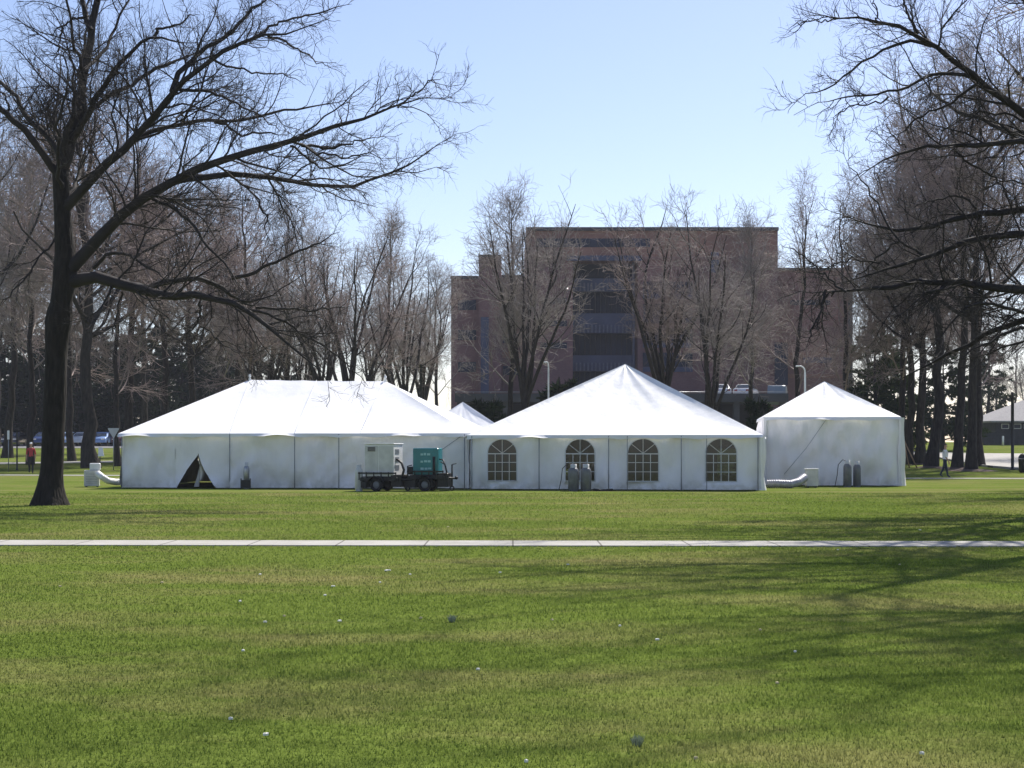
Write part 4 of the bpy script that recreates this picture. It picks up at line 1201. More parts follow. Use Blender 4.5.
# ------------------------------------------------------------------ gas cylinders
def gas_cylinder(px, Y, h, rad, label, group=None, mat='tank', hose=None):
    r = empty('gas_cylinder', gpt(px, Y), label, 'gas cylinder', group)
    k = h / 1.2
    m = MB(); m.lathe([(rad * .86, 0), (rad * .86, .05 * k), (rad, .07 * k), (rad, .86 * k), (rad * .93, .95 * k), (rad * .72, 1.02 * k), (rad * .4, 1.06 * k), (0, 1.07 * k)], n=20); m.build('body', M[mat], r)
    m = MB(); m.lathe([(rad * .58, .98 * k), (rad * .60, 1.2 * k), (rad * .54, 1.2 * k), (rad * .52, .98 * k)], n=18); m.build('collar', M['offwhite'], r)
    m = MB(); m.tube([(0, 0, 1.04 * k), (0, 0, 1.16 * k)], .03, 8); m.tube([(-.06, 0, 1.13 * k), (.06, 0, 1.13 * k)], .025, 8); m.build('valve', M['steel'], r)
    if hose:
        m = MB(); m.tube([(0, 0, 1.13 * k), (hose * .2, -.02, 1.22 * k), (hose * .38, 0, 1.0 * k), (hose * .42, .05, .5 * k), (hose * .5, .1, .03)], .016, 6); m.build('hose', M['black'], r)
    return r
gas_cylinder(573.5, 60.3, 1.02, .20, 'left one of two dark gas cylinders below the second arched window', None, hose=-1.1)
gas_cylinder(586.0, 60.3, 1.02, .20, 'right one of two dark gas cylinders below the second arched window')
gas_cylinder(847.5, 66.0, 1.12, .17, 'left one of two grey gas cylinders leaning at the small tent wall', None, hose=-1.0)
gas_cylinder(857.0, 66.3, 1.08, .16, 'right one of two grey gas cylinders at the small tent wall')
gas_cylinder(359.0, 60.4, 1.0, .15, 'pale gas cylinder standing left of the white trailer unit', mat='offwhite')
gas_cylinder(246.5, 63.4, 1.05, .12, 'thin gas cylinder by the long tent wall right of the open flap', mat='steel')
# ground hose beside the cylinders
m = MB(); m.tube([gpt(594, 60.2, .05), gpt(600, 60.0, .03), gpt(606, 60.3, .03), gpt(612, 60.6, .04)], .05, 8); tag(m.build('hose_coil', M['black']), 'dark hose lying on the grass right of the two cylinders under the arched window', 'hose')

# cylinder frame at the left tent (dark crate round the thin cylinder)
m = MB(); o = gpt(246.5, 63.2)
for dx in (-.2, .16): m.box(o.x + dx, o.x + dx + .04, o.y - .22, o.y - .18, 0, .42)
m.box(o.x - .2, o.x + .2, o.y - .225, o.y - .221, .05, .36); tag(m.build('crate', M['black']), 'small black crate in front of the thin gas cylinder', 'crate')

# silver duct and box by the small tent
def duct(name, pts, r, label, mat='duct'):
    m = MB(); P = []; R = []
    pts = [Vector(p) for p in pts]
    n = 60
    for i in range(n + 1):
        t = i / n * (len(pts) - 1); k = min(len(pts) - 2, int(t)); f = t - k
        f2 = f * f * (3 - 2 * f) if False else f
        P.append(pts[k] * (1 - f2) + pts[k + 1] * f2); R.append(r * (1 + .07 * math.sin(i * 2.1)))
    m.tube(P, R, 14); return tag(m.build(name, M[mat]), label, 'duct')
duct('flexible_duct', [gpt(767, 64.4, .17), gpt(778, 64.3, .18), gpt(790, 64.3, .16), gpt(798, 64.5, .24), gpt(804.5, 64.9, .42)], .165, 'fat silver flexible duct lying between the middle tent and the small tent')
r = empty('heater_box', gpt(811.5, 65.4), 'pale grey heater box against the small tent wall beside the duct', 'heater')
m = MB(); m.box(-.24, .24, -.22, .22, .06, .74, .02); m.build('cabinet', M['offwhite'], r)
m = MB(); m.box(-.26, .26, -.24, .24, .742, .78, .01); m.build('lid', M['white'], r)
m = MB()
for sx_ in (-.2, .14):
    m.box(sx_, sx_ + .06, -.2, .2, 0, .058)
m.build('foot', M['black'], r)
# air unit left of the long tent
r = empty('air_unit', gpt(92, 66.5), 'pale boxy air unit with a smaller box on top left of the long tent', 'air conditioner', rz=math.radians(12)); r.scale = (.85, .85, .85)
m = MB(); m.box(-.36, .36, -.34, .34, .04, .82, .02); m.build('cabinet', M['offwhite'], r)
m = MB(); m.box(-.10, .40, -.24, .28, .823, 1.16, .03); m.build('fan_housing', M['white'], r)
m = MB()
for k in range(7): m.box(-.28, .28, -.352, -.342, .18 + k * .08, .215 + k * .08)
m.build('grille', M['steel'], r)
m = MB()
for a in (-.3, .22): m.box(a, a + .08, -.3, .3, 0, .038)
m.build('skid', M['black'], r)
duct('flexible_duct', [gpt(98, 66.2, .55), gpt(102, 66.0, .42), gpt(108, 66.2, .26), gpt(116, 66.6, .20), gpt(123, 67.2, .2)], .13, 'pale duct sloping from the boxy air unit to the long tent', 'white')

# ------------------------------------------------------------------ the brick building
YB = 182.0
bz = terrain(YB)
def bx_(px): return X_at(px, YB)
def bzv(py): return EYE - (py - HY) / F * YB
BR = empty('brick_building', (bx_(650), YB, bz), 'big flat roofed purple brown brick institution with stepped wings behind the trees', 'building')
ORG = (bx_(650), YB, bz)
def bblock(name, px0, px1, pytop, y0, y1, mat, zb=None):
    m = MB(); m.box(bx_(px0), bx_(px1), YB + y0, YB + y1, bz if zb is None else zb, bzv(pytop))
    return m.build(name, M[mat], BR, ORG)
def bpanel(name, px0, px1, py0, py1, y0, th, mat, parent=None):
    m = MB(); m.box(bx_(px0), bx_(px1), YB + y0 - th, YB + y0, bzv(py1), bzv(py0))
    return m.build(name, M[mat], parent or BR, ORG)
lw = bblock('left_wing', 451, 524, 277, 0, 30, 'brick')
bblock('stair_tower', 479, 501, 257, -1.2, 9, 'brick')
bblock('chimney', 456, 464, 270, 6, 9, 'brick', bzv(277.2))
bpanel('coping', 450.5, 478.5, 276, 279, -.01, .25, 'roofedge'); bpanel('coping', 501.5, 523.5, 275, 278, -.01, .25, 'roofedge'); bpanel('coping', 478.5, 501.5, 256, 258.5, -1.21, .2, 'roofedge')
# main block: left pier, recessed centre, right pier, and crown band across
bblock('main_block', 526, 572, 262, -2.5, 28, 'brick'); bblock('main_block', 636, 774, 262, -2.5, 28, 'brick')
bblock('recess_wall', 572.2, 635.8, 262, 2.2, 28, 'window')
bblock('top_storey', 526, 774, 232, -2.6, 28, 'brick2', bzv(262) + .01)
bpanel('coping', 525.6, 774.4, 230.6, 234, -2.61, .35, 'roofedge')
bpanel('window', 536, 648, 241.5, 250, -2.61, .06, 'window')
for px in np.linspace(540, 644, 14): bpanel('mullion', px, px + .5, 241.5, 250, -2.68, .06, 'roofedge')
bpanel('fascia', 566, 640, 258.5, 263.5, -2.61, .25, 'bluepanel')
bpanel('fascia', 640.2, 774, 259.5, 262.5, -2.61, .12, 'brick')
# rooftop plant
for a, b, t in ((530, 537, 228.5), (543, 552, 229.6), (584, 600, 228), (616, 622, 229), (632, 640, 229)):
    m = MB(); m.box(bx_(a), bx_(b), YB + 3, YB + 8, bzv(231.5), bzv(t), .08); m.build('roof_plant', M['roofedge'], BR, ORG)
# recessed floors: spandrels with upright slats and ribbon windows
for top, bot in ((278, 291), (313, 333), (355, 371), (394, 412)):
    bpanel('spandrel', 572.4, 635.6, top, bot, 1.0, .5, 'bluepanel')
    m = MB()
    for px in np.linspace(576, 630, 15): m.box(bx_(px), bx_(px + 1.5), YB + .3, YB + .48, bzv(bot - .6), bzv(bot - 8.5))
    m.build('slat', M['greypanel'], BR, ORG)
    m = MB()
    for px in np.linspace(575, 633, 12): m.box(bx_(px), bx_(px + .5), YB + 2.0, YB + 2.18, bzv(min(412, bot + 21)), bzv(bot))
    m.build('mullion', M['roofedge'], BR, ORG)
bpanel('pier', 632.5, 634.5, 262.4, 412, .3, .4, 'greypanel')
# glazing right of the recess and slot windows in the brick
for t, b in ((284, 296), (306, 320), (330, 344), (354, 368)):
    bpanel('window', 641, 690, t, b, -2.61, .06, 'window'); bpanel('spandrel', 641, 690, b + .2, b + 5, -2.61, .05, 'bluepanel')
for t, b in ((255, 275),): bpanel('window', 708, 716, t, b, -2.61, .06, 'bluepanel')
for t, b in ((300, 306), (322, 328), (344, 350)): bpanel('window', 540, 566, t, b, -2.61, .06, 'window')
# right wing
bblock('right_wing', 774.2, 848, 269, 0, 30, 'brick'); bblock('corner_pier', 848.1, 853.5, 265, .4, 30, 'roofedge')
bpanel('coping', 774.3, 848, 268, 270.5, -.01, .25, 'roofedge')
bpanel('window', 803, 832, 357.5, 363, -.01, .06, 'bluepanel'); bpanel('window', 770.5, 783.5, 344, 386, -2.8, .06, 'window')
bpanel('window', 790, 830, 300, 305, -.01, .06, 'window')
bpanel('brick_band', 776, 847, 352, 356, -.01, .05, 'brick2'); bpanel('brick_band', 776, 847, 374, 378, -.01, .05, 'brick2')
# left wing glazing
bpanel('window', 481, 489, 318, 410, -1.21, .06, 'bluepanel')
for t in (300, 330, 362): bpanel('window', 458, 476, t, t + 10, -.01, .06, 'window'); bpanel('window', 503, 521, t + 4, t + 13, -.01, .06, 'window')
bpanel('brick_band', 502, 523, 352, 358, -.01, .05, 'brick2'); bpanel('brick_band', 502, 523, 320, 326, -.01, .05, 'brick2')

# parking deck
DY = 160.0
dk = empty('parking_deck', (X_at(620, DY), DY, terrain(DY)), 'low dark parking deck in front of the brick building', 'parking deck')
dO = (X_at(620, DY), DY, terrain(DY)); dx0, dx1 = X_at(455, DY), X_at(788, DY)
m = MB(); m.box(dx0, dx1, DY, DY + 15, 6.25, 6.6); m.build('slab', M['deck'], dk, dO)
m = MB(); m.box(dx0, dx1, DY - .25, DY - .002, 6.1, 6.95); m.build('parapet', M['deck'], dk, dO)
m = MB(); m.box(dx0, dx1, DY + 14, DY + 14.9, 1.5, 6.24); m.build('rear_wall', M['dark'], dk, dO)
for x in np.linspace(dx0 + .5, dx1 - .5, 8):
    m = MB(); m.box(x - .3, x + .3, DY + .2, DY + .9, 1.2, 6.24); m.build('column', M['deck'], dk, dO)
m = MB(); m.box(dx0, dx1, DY - .1, DY + .1, 1.2, 3.4); m.build('ground_wall', M['deck'], dk, dO)
m = MB(); m.tube([(dx0, DY - .12, 7.1), (dx1, DY - .12, 7.1)], .035, 6)
for x in np.linspace(dx0 + .1, dx1 - .1, 20): m.tube([(x, DY - .12, 6.952), (x, DY - .12, 7.1)], .025, 5)
m.build('rail', M['steel'], dk, dO)

# ------------------------------------------------------------------ cars
def car(loc, rz, col, label, name='parked_car', van=False, group=None):
    paint = simple('car_paint', col, .3, var=.05, coat=.6)
    r = empty(name, loc, label, 'van' if van else 'car', group, rz=rz)
    L2, hw = (2.5, .95) if van else (2.2, .87)
    if van:
        low = [(-2.5, .35), (-2.5, 1.1), (-2.45, 2.1), (-2.3, 2.2), (1.2, 2.2), (1.55, 2.1), (2.0, 1.25), (2.45, 1.05), (2.5, .75), (2.5, .35)]
    else:
        low = [(-2.2, .35), (-2.22, .7), (-2.15, .95), (-1.6, 1.0), (-1.1, 1.38), (-.6, 1.46), (.3, 1.45), (.75, 1.30), (1.25, .98), (1.95, .86), (2.2, .68), (2.2, .35)]
    m = MB(); n = len(low); rows = []
    for k, y in enumerate((-hw, -hw * .96, -hw * .5, 0, hw * .5, hw * .96, hw)):
        r_ = []
        for x, z in low:
            yy = y * (1 - .22 * max(0, (z - .95) / .5)) if not van else y * (1 - .06 * max(0, z - 1))
            ins = .05 if k in (0, 6) else 0
            r_.append((x * (1 - ins * .4), yy, z - ins * .5 if z > .4 else z))
        rows.append(r_)
    m.grid(rows); m.add(rows[0], [tuple(range(n))]); m.add(rows[-1], [tuple(reversed(range(n)))])
    m.build('body', paint, r)
    # glasshouse
    m = MB()
    if van:
        for y in (-hw * .965, hw * .965): m.add([(1.0, y, 1.3), (1.75, y, 1.3), (1.45, y * .965, 2.0), (1.0, y * .965, 2.0)], [(0, 1, 2, 3)])
        m.add([(1.97, -.8, 1.36), (1.97, .8, 1.36), (1.62, .76, 2.04), (1.62, -.76, 2.04)], [(0, 1, 2, 3)])
    else:
        for y in (-1, 1):
            a, b = y * hw * 1.0, y * hw * .83
            m.add([(-1.35, a, 1.0), (1.05, a, 1.0), (.35, b, 1.40), (-.95, b, 1.40)], [(0, 1, 2, 3)])
        m.add([(1.24, -.72, 1.02), (1.24, .72, 1.02), (.78, .64, 1.32), (.78, -.64, 1.32)], [(0, 1, 2, 3)])
        m.add([(-1.60, -.72, 1.05), (-1.60, .72, 1.05), (-1.15, .64, 1.38), (-1.15, -.64, 1.38)], [(0, 1, 2, 3)])
    m.build('window', M['carglass'], r)
    for x in (-L2 * .62, L2 * .62):
        for y in (-hw + .09, hw - .09):
            m = MB(); m.wheel((x, y, .32), .32, .2, 18); wl = m.build('wheel', M['rubber'], r)
            m = MB(); m.tube([(x, y - .103, .32), (x, y + .103, .32)], .18, 14); m.build('rim', M['chrome'], wl)
    for y in (-.6, .6):
        m = MB(); m.box(L2 - .04, L2 + .015, y - .17, y + .17, .62, .76, .01); m.build('headlight', M['lamp'], r)
        m = MB(); m.box(-L2 - .025, -L2 + .03, y - .16, y + .16, .70, .86, .01); m.build('tail_light', M['taillamp'], r)
    return r
CG = 'cars parked beyond the wood at the left'
Yc = 168
for px, col, lab in [(14, (.03, .03, .05), 'dark car parked left of the person in red under the pines'), (46, (.05, .08, .2), 'blue car parked behind the huge oak trunk'), (66, (.30, .42, .62), 'pale blue car parked just right of the huge oak trunk'),
                     (84, (.55, .58, .62), 'silver car parked behind the thick sunlit edged trunk'), (103, (.22, .34, .60), 'light blue car parked left of the triangular sign'), (124, (.08, .02, .02), 'dark red car parked behind the long tent corner')]:
    car(gpt(px, Yc, .02), math.radians(-90 + random.uniform(-4, 4)), col, lab, group=CG)
strip('parking_lot', [(-75, 178), (-35, 178)], [(-75, 158), (-35, 158)], M['asphalt'], .03, 'grey car park under the pines beyond the wood', 'car park', 12)
def dcar(px, col, lab, van=False, rz=90): car(Vector((X_at(px, DY + 5), DY + 5, 6.605)), math.radians(rz), col, lab, van=van, name='delivery_van' if van else 'parked_car')
dcar(720, (.62, .63, .66), 'white car on the parking deck left of the other white car'); dcar(746, (.72, .72, .74), 'white car on the parking deck nearest the pale van', rz=70)
car(Vector((X_at(778, DY + 3), DY + 3.2, 5.6)), math.radians(78), (.22, .27, .31), 'pale grey van parked by the brick right wing', 'delivery_van', van=True)

# ------------------------------------------------------------------ house on the right
HYY = 185.0; hz = terrain(HYY)
h0 = Vector((X_at(1050, HYY), HYY, hz))
H = empty('house', h0, 'low house with a grey hipped roof beyond the road', 'house')
hx0, hx1 = X_at(988, HYY) - h0.x, 13.0
m = MB(); m.box(hx0 + .9, hx1 - .9, 0, 9, 0, 2.6); m.build('wall', M['fencewood'], H)
m = MB(); A = [(hx0, -.9, 2.6), (hx1, -.9, 2.6), (hx1, 9.9, 2.6), (hx0, 9.9, 2.6)]; rg = [(hx0 + 5.4, 4.5, 5.1), (hx1 - 5.4, 4.5, 5.1)]
m.add(A + rg + [(x, y, z - .18) for x, y, z in A], [(0, 1, 5, 4), (2, 3, 4, 5), (1, 2, 5), (3, 0, 4), (0, 6, 7, 1), (1, 7, 8, 2), (2, 8, 9, 3), (3, 9, 6, 0), (6, 9, 8, 7)]); m.build('roof', M['shingle'], H)
for x in (hx0 + 1.6, hx0 + 3.0, hx0 + 4.2):
    m = MB(); m.box(x, x + .75, -.06, -.003, 1.75, 2.2); f = m.build('window', M['window'], H)
    m = MB()
    for a, b, c_, d in ((x - .06, x + .81, 2.203, 2.26), (x - .06, x + .81, 1.69, 1.747), (x - .06, x - .002, 1.747, 2.203), (x + .752, x + .81, 1.747, 2.203)): m.box(a, b, -.09, -.002, c_, d)
    m.build('frame', M['white'], f)
# fence before the house
fo = gpt(1010, 172)
m = MB()
fx0, fx1 = X_at(984, 172), X_at(1060, 172)
for i, x in enumerate(np.arange(fx0, fx1, .16)): m.box(x, x + .145, 172, 172.03, fo.z, fo.z + 1.45 + .02 * math.sin(i * 1.7))
fe = empty('board_fence', (fx0, 172, fo.z), 'dark board fence in front of the grey roofed house', 'fence')
m.build('boards', M['fencewood'], fe, (fx0, 172, fo.z))
for x in np.arange(fx0, fx1, 2.4):
    m = MB(); m.box(x - .06, x + .06, 172.032, 172.15, fo.z, fo.z + 1.55); m.build('post', M['fencewood'], fe, (fx0, 172, fo.z))
m = MB(); o = gpt(1003, 170); m.tube([(o.x, o.y, o.z), (o.x, o.y, o.z + .9)], .10, 10); m.lathe([(.11, 0), (.11, .1), (0, .14)], (o.x, o.y, o.z + .9), 10)
tag(m.build('bollard', M['white']), 'short white bollard in front of the dark board fence', 'bollard')

# ------------------------------------------------------------------ posts, lamps and signs
def lamp_post(px, Y, ytop, label, arm=-.7, r=.07, mat='offwhite', name='street_lamp'):
    b = gpt(px, Y); top = EYE - (ytop - HY) / F * Y - b.z
    o = empty(name, b, label, 'lamp post')
    m = MB(); m.lathe([(r * 2, 0), (r * 2, .15), (r * 1.2, .25), (r, top - .5), (r * .8, top - .3)], n=12); m.build('post', M[mat], o)
    m = MB(); P = [(0, 0, top - .32)] + [(arm * (1 - math.cos(t)), 0, top - .32 + .32 * math.sin(t)) for t in np.linspace(.15, math.pi * .55, 7)]
    m.tube(P, r * .75, 8); m.build('arm', M[mat], o)
    e = P[-1]; sg = 1 if arm > 0 else -1
    m = MB(); m.box(min(e[0], e[0] + sg * .16), max(e[0], e[0] + sg * .16), -.06, .06, e[2] - .05, e[2] + .04, .02); m.build('lamp_head', M[mat], o)
lamp_post(548.5, 92, 362, 'slim silver lamp post standing behind the middle tent before the fan shaped tree', arm=-.10, r=.05)
lamp_post(805, 88, 366, 'curved white lamp post behind the small tent peak', arm=-.30, r=.055, mat='white')
def plain_post(name, px, Y, ytop, r, mat, label, cat='post'):
    b = gpt(px, Y); top = EYE - (ytop - HY) / F * Y - b.z
    m = MB(); m.lathe([(r * 1.6, 0), (r * 1.6, .06), (r, .1), (r, top - .05), (r * 1.2, top - .03), (0, top)], (b.x, b.y, b.z), 10)
    return tag(m.build(name, M[mat], None), label, cat)
plain_post('utility_pole', 421, 104, 364, .085, 'black', 'dark straight pole rising behind the right slope of the long tent', 'pole')
plain_post('utility_pole', 1012.5, 100, 392, .10, 'black', 'thin dark pole by the road at the right edge', 'pole')
plain_post('marker_post', 17, 100, 428, .05, 'black', 'slim dark post left of the person in red')
# yield sign seen from behind
b = gpt(113.5, 100); s = empty('yield_sign', b, 'grey backed triangular road sign on a thin post left of the long tent', 'road sign')
m = MB(); m.tube([(0, .03, 0), (0, .03, 2.6)], .03, 8); m.build('post', M['pole'], s)
m = MB()
tri = [(-.32, 2.62), (.32, 2.62), (.35, 2.57), (.03, 2.0), (-.03, 2.0), (-.35, 2.57)]
m.add([(x, -.01, z) for x, z in tri] + [(x, .008, z) for x, z in tri], [tuple(range(6)), tuple(reversed(range(6, 12)))] + [(i, (i + 1) % 6, 6 + (i + 1) % 6, 6 + i) for i in range(6)])
m.build('sign_plate', M['signmetal'], s)
# small sign at far left
b = gpt(8.5, 96); s = empty('road_sign', b, 'narrow white sign on a thin post at the left edge', 'road sign')
m = MB(); m.tube([(0, 0, 0), (0, 0, 2.5)], .025, 8); m.build('post', M['pole'], s)
m = MB(); m.box(-.07, .07, -.04, -.028, 1.95, 2.48, .004); m.build('sign_plate', M['white'], s)
# white board behind the sunlit trunk
b = gpt(100.5, 98); s = empty('notice_board', b, 'small tilted white board right of the thick sunlit edged trunk', 'board')
m = MB(); m.add([(-.15, 0, .9), (.22, 0, .9), (.10, .1, 1.45), (-.15, .1, 1.45), (-.15, .03, .9), (.22, .03, .9), (.10, .13, 1.45), (-.15, .13, 1.45)], [(0, 1, 2, 3), (7, 6, 5, 4), (0, 4, 5, 1), (1, 5, 6, 2), (2, 6, 7, 3), (3, 7, 4, 0)]); m.build('panel', M['white'], s)
m = MB(); m.tube([(-.05, .09, 0), (-.05, .09, 1.0)], .03, 8); m.build('post', M['black'], s)
# leaning stakes by the grove
b = gpt(909, 104); s = empty('stake_tripod', b, 'leaning wooden stakes propped against a grove trunk beside the small tent', 'stakes')
for dx, dy, h_ in ((-.6, 0, 1.9), (.55, .1, 1.9), (.15, .5, 2.0)):
    m = MB(); m.tube([(dx, dy, 0), (dx * .05 - .35, dy * .1 + .2, h_)], .045, 7); m.build('stake', M['wood'], s)
# dark bin at the right edge
b = gpt(1024, 94); s = empty('litter_bin', b, 'black litter bin cut off by the right edge of the lawn', 'litter bin')
m = MB(); m.lathe([(.0, .02), (.24, .02), (.29, .1), (.32, .75), (.34, .8), (.31, .82), (.29, .7)], n=18); m.build('body', M['black'], s)
m = MB(); m.lathe([(.33, .84), (.30, .98), (.2, 1.1), (.08, 1.15), (0, 1.15)], n=18); m.build('lid', M['black'], s)
# mulch rings under the grove trunks
for px, Y, r_ in ((931, 105, 1.1), (958, 102, 1.3), (972, 98, 1.6), (919, 112, 1.0)):
    o = gpt(px, Y); m = MB(); k = 28; pts = []
    for i in range(k):
        a = 2 * math.pi * i / k; q = r_ * (1 + .18 * mnoise.noise(Vector((math.cos(a) * 2, math.sin(a) * 2, px))))
        pts.append((o.x + q * math.cos(a), o.y + q * math.sin(a)))
    rows = [[(x, y, terrain(y) + .012) for x, y in pts] + [(pts[0][0], pts[0][1], terrain(pts[0][1]) + .012)],
            [(o.x + (x - o.x) * .5, o.y + (y - o.y) * .5, terrain(o.y + (y - o.y) * .5) + .10) for x, y in pts + [pts[0]]],
            [(o.x + (x - o.x) * .02, o.y + (y - o.y) * .02, terrain(o.y) + .16) for x, y in pts + [pts[0]]]]
    m.grid(rows); tag(m.build('mulch', M['mulch']), 'brown bark mulch mounded round a grove trunk', 'mulch', 'mulch rings under the grove trunks', kind='stuff')

# ------------------------------------------------------------------ people
def skin_mesh(name, joints, edges, root):
    me = bpy.data.meshes.new(name)
    me.from_pydata([j[:3] for j in joints], edges, [])
    o = bpy.data.objects.new(name + '_rig', me); COL.objects.link(o)
    md = o.modifiers.new('s', 'SKIN'); md.use_smooth_shade = True
    lay = me.skin_vertices[0] if len(me.skin_vertices) else None
    if lay is None:
        return None, o
    for i, j in enumerate(joints):
        lay.data[i].radius = (j[3], j[4] if len(j) > 4 else j[3]); lay.data[i].use_root = (i == root)
    o.modifiers.new('d', 'SUBSURF').levels = 2
    dg = bpy.context.evaluated_depsgraph_get()
    out = bpy.data.meshes.new_from_object(o.evaluated_get(dg)); out.name = name
    bpy.data.objects.remove(o)
    return out, None

def person(loc, rz, label, shirt, legs_m, cap=None, stride=.28, hair='hair', sc_=1.0):
    """faces +x in its own space"""
    s = stride
    J = [(0, 0, .95, .13, .16), (.01, 0, 1.10, .11, .145), (.01, 0, 1.30, .125, .185), (.0, 0, 1.44, .09, .15), (.01, 0, 1.53, .055), (.02, 0, 1.60, .07), (.035, 0, 1.68, .092, .078), (.03, 0, 1.76, .06, .06)]
    E = [(i, i + 1) for i in range(7)]
    def chain(pts, a):
        prev = a
        for p in pts:
            J.append(p); E.append((prev, len(J) - 1)); prev = len(J) - 1
        return prev
    for sd, fw in ((1, 1), (-1, -1)):
        f = s * fw
        chain([(.0, .09 * sd, .88, .095), (f * .55, .095 * sd, .50, .068), (f - (.10 if fw < 0 else 0), .095 * sd, .12 + (.06 if fw < 0 else 0), .046), (f + .14 - (.10 if fw < 0 else 0), .10 * sd, .045 + (.03 if fw < 0 else 0), .042)], 0)
        g_ = -f
        w_ = chain([(.0, .19 * sd, 1.40, .062), (g_ * .35 - .03, .24 * sd, 1.13, .046), (g_ * .75 + .05, .23 * sd, .90, .032), (g_ * .78 + .07, .23 * sd, .84, .036, .022)], 3)
        hx, hy, hz_ = g_ * .78 + .07, .23 * sd, .84
        for q, (ox, ln) in enumerate(((.030, .075), (.011, .085), (-.008, .08), (-.026, .065))):
            chain([(hx + ox, hy, hz_ - .055, .010), (hx + ox + .008, hy - .008 * sd, hz_ - .055 - ln * .5, .009), (hx + ox + .006, hy - .03 * sd, hz_ - .055 - ln, .008)], w_)
        chain([(hx + .05, hy - .01 * sd, hz_ - .015, .011), (hx + .062, hy - .02 * sd, hz_ - .06, .009)], w_)
    root = empty('person', loc, label, 'person', rz=rz); root.scale = (sc_,) * 3
    me, bad = skin_mesh('body', J, E, 0)
    for m_ in (M['skin'], shirt, legs_m, M['black']): me.materials.append(m_)
    for p in me.polygons:
        c_ = p.center; z = c_.z
        if z < .09: k = 3
        elif z < 1.0 and abs(c_.y) < .19: k = 2
        elif z < 1.49 and not (z < 1.10 and abs(c_.y) > .19): k = 1
        else: k = 0
        p.material_index = k
    body = link('body', me, root)
    # face: nose, eyes, mouth, ears as one small child
    m = MB(); m.add([(.118, -.014, 1.66), (.118, .014, 1.66), (.145, 0, 1.655), (.115, 0, 1.70)], [(0, 1, 2), (0, 2, 3), (1, 3, 2)])
    for y in (-.03, .03): m.box(.112, .120, y - .011, y + .011, 1.694, 1.704)
    m.box(.108, .117, -.024, .024, 1.628, 1.635)
    m.build('face', M['skin'], root)
    # hair or cap
    m = MB(); rows = []
    for j in range(7):
        t = j / 6 * 1.25; rr = math.sin(t + .02) * 1.0; r_ = []
        for k in range(17):
            a = 2 * math.pi * k / 16
            r_.append((.025 + .105 * rr * math.cos(a) - .012, .094 * rr * math.sin(a), 1.715 + .105 * math.cos(t)))
        rows.append(r_)
    m.grid(rows)
    if cap:
        m.add([(.11, -.07, 1.735), (.11, .07, 1.735), (.21, .05, 1.72), (.21, -.05, 1.72), (.11, -.07, 1.748), (.11, .07, 1.748), (.21, .05, 1.732), (.21, -.05, 1.732)], [(0, 3, 2, 1), (4, 5, 6, 7), (0, 4, 7, 3), (1, 2, 6, 5), (2, 3, 7, 6)])
        m.build('cap', cap, root)
    else: m.build('hair', M[hair], root)
    return root
Yp = 82.4
person(gpt(945, Yp, .03), math.radians(-12), 'person in a white shirt and navy trousers walking along the far footpath', M['shirtw'], M['jeans'], stride=.15, sc_=.98)
person(gpt(31, 92, .01), math.radians(-75), 'person in a red shirt and white cap standing behind the huge oak trunk', M['shirtr'], M['blacktr'], cap=M['white'], stride=.10)

# ------------------------------------------------------------------ scraps on the lawn
def scrap(px, py, size, label, mat, group=None, seed=0):
    Y = EYE * F / (py - HY); X = X_at(px, Y); rr = random.Random(seed); size = min(size, (.005 + .00045 * Y) * (2.2 if seed == 1 else 1.25 if seed < 8 else 1))
    m = MB(); n = 9; ring = []
    for i in range(n):
        a = 2 * math.pi * i / n; q = size * rr.uniform(.6, 1.1)
        ring.append((X + q * math.cos(a) * 1.5, Y + q * math.sin(a) * 1.1, .026 + rr.uniform(0, size * .25)))
    inner = [(X + (x - X) * .5, Y + (y - Y) * .5, .029 + rr.uniform(0, size * .3)) for x, y, z in ring]
    vs = ring + inner + [(X, Y, .029 + size * .1)]
    fs = [(i, (i + 1) % n, n + (i + 1) % n, n + i) for i in range(n)] + [(n + i, n + (i + 1) % n, 2 * n) for i in range(n)]
    vs += [(x, y, z - .012) for x, y, z in ring]
    fs += [(i, 2 * n + 1 + i, 2 * n + 1 + (i + 1) % n, (i + 1) % n) for i in range(n)]
    m.add(vs, fs)
    o = m.build('paper_scrap' if mat == 'paper' else 'dry_leaf', M[mat], None, (X, Y, 0.0))
    return tag(o, label, 'litter' if mat == 'paper' else 'leaf', group)
scrap(388, 572, .085, 'largest white paper scrap on the lawn just beyond the footpath shadow', 'paper', seed=1)
scrap(333, 588, .05, 'white paper scrap left of the largest scrap', 'paper', seed=2)
scrap(340, 623, .045, 'white paper scrap nearer than the largest scrap', 'paper', seed=3)
scrap(231, 722, .03, 'torn white scrap low on the lawn towards the left', 'paper', seed=4)
scrap(266, 738, .03, 'pale scrap nearest the viewer on the left half of the lawn', 'paper', seed=5)
scrap(657, 642, .045, 'white paper scrap on the shaded right half of the lawn', 'paper', seed=6)
scrap(777, 686, .035, 'pale yellow dry leaf on the right half of the lawn', 'leafpale', seed=7)
LG = 'tiny pale leaves scattered over the lawn'
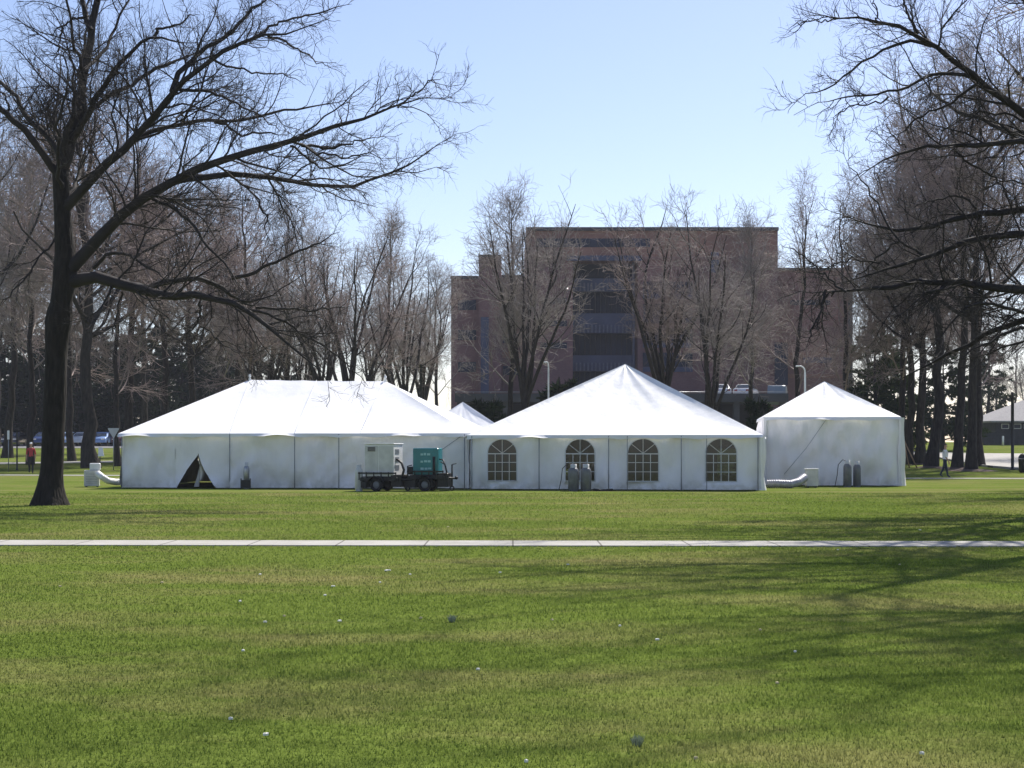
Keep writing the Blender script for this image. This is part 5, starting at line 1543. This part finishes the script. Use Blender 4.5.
for i, (x, y) in enumerate([(60, 588), (240, 603), (265, 624), (284, 618), (325, 597), (243, 653), (448, 528), (478, 672), (620, 628), (760, 632), (568, 566), (838, 551), (900, 566), (920, 531), (260, 576), (162, 584), (410, 576), (500, 574), (552, 622), (795, 654), (922, 757), (696, 762), (526, 765), (380, 584), (421, 620)]):
    scrap(x, y, .022 + .012 * ((i * 7) % 3), 'tiny pale leaf lying on the mown lawn', 'leafpale' if i % 3 == 0 else 'paper', LG, 20 + i)
# grey tufts
def tuft(px, py, size, label):
    Y = EYE * F / (py - HY); X = X_at(px, Y); n = 110
    an = RNG.random(n) * 6.28; rad = np.sqrt(RNG.random(n)) * size; h = size * (1.0 + RNG.random(n)); wd = .006
    V = np.zeros((n, 3, 3)); bx0 = rad * .6 * np.cos(an); by0 = rad * .6 * np.sin(an); pa = RNG.random(n) * 6.28
    V[:, 0] = np.stack([bx0 - wd * np.cos(pa), by0 - wd * np.sin(pa), 0 * h], 1); V[:, 1] = np.stack([bx0 + wd * np.cos(pa), by0 + wd * np.sin(pa), 0 * h], 1)
    V[:, 2] = np.stack([rad * 1.4 * np.cos(an), rad * 1.4 * np.sin(an), h], 1)
    o = link('grass_tuft', np_mesh('grass_tuft', V.reshape(-1, 3), tris=np.arange(n * 3).reshape(-1, 3), mats=[M['tuft']])); o.location = (X, Y, 0)
    tag(o, label, 'grass tuft')
tuft(637, 746, .035, 'grey green grass tuft near the bottom of the lawn'); tuft(452, 622, .04, 'small grey grass tuft in the middle of the lawn')

# ------------------------------------------------------------------ the air between here and the far building
m = MB(); m.box(-150, 165, -20, 330, -1.0, 32)
hz_mat, nt, out = new_mat('thin_haze')
pv = nt.nodes.new('ShaderNodeVolumePrincipled'); pv.inputs['Color'].default_value = (.86, .90, 1.0, 1); pv.inputs['Density'].default_value = 0.00022
pv.inputs['Anisotropy'].default_value = 0.1
nt.links.new(pv.outputs[0], out.inputs['Volume'])
tag(m.build('haze', hz_mat), 'thin bluish haze softening the far building and woods', 'haze', kind='stuff')
sc.cycles.volume_bounces = 0
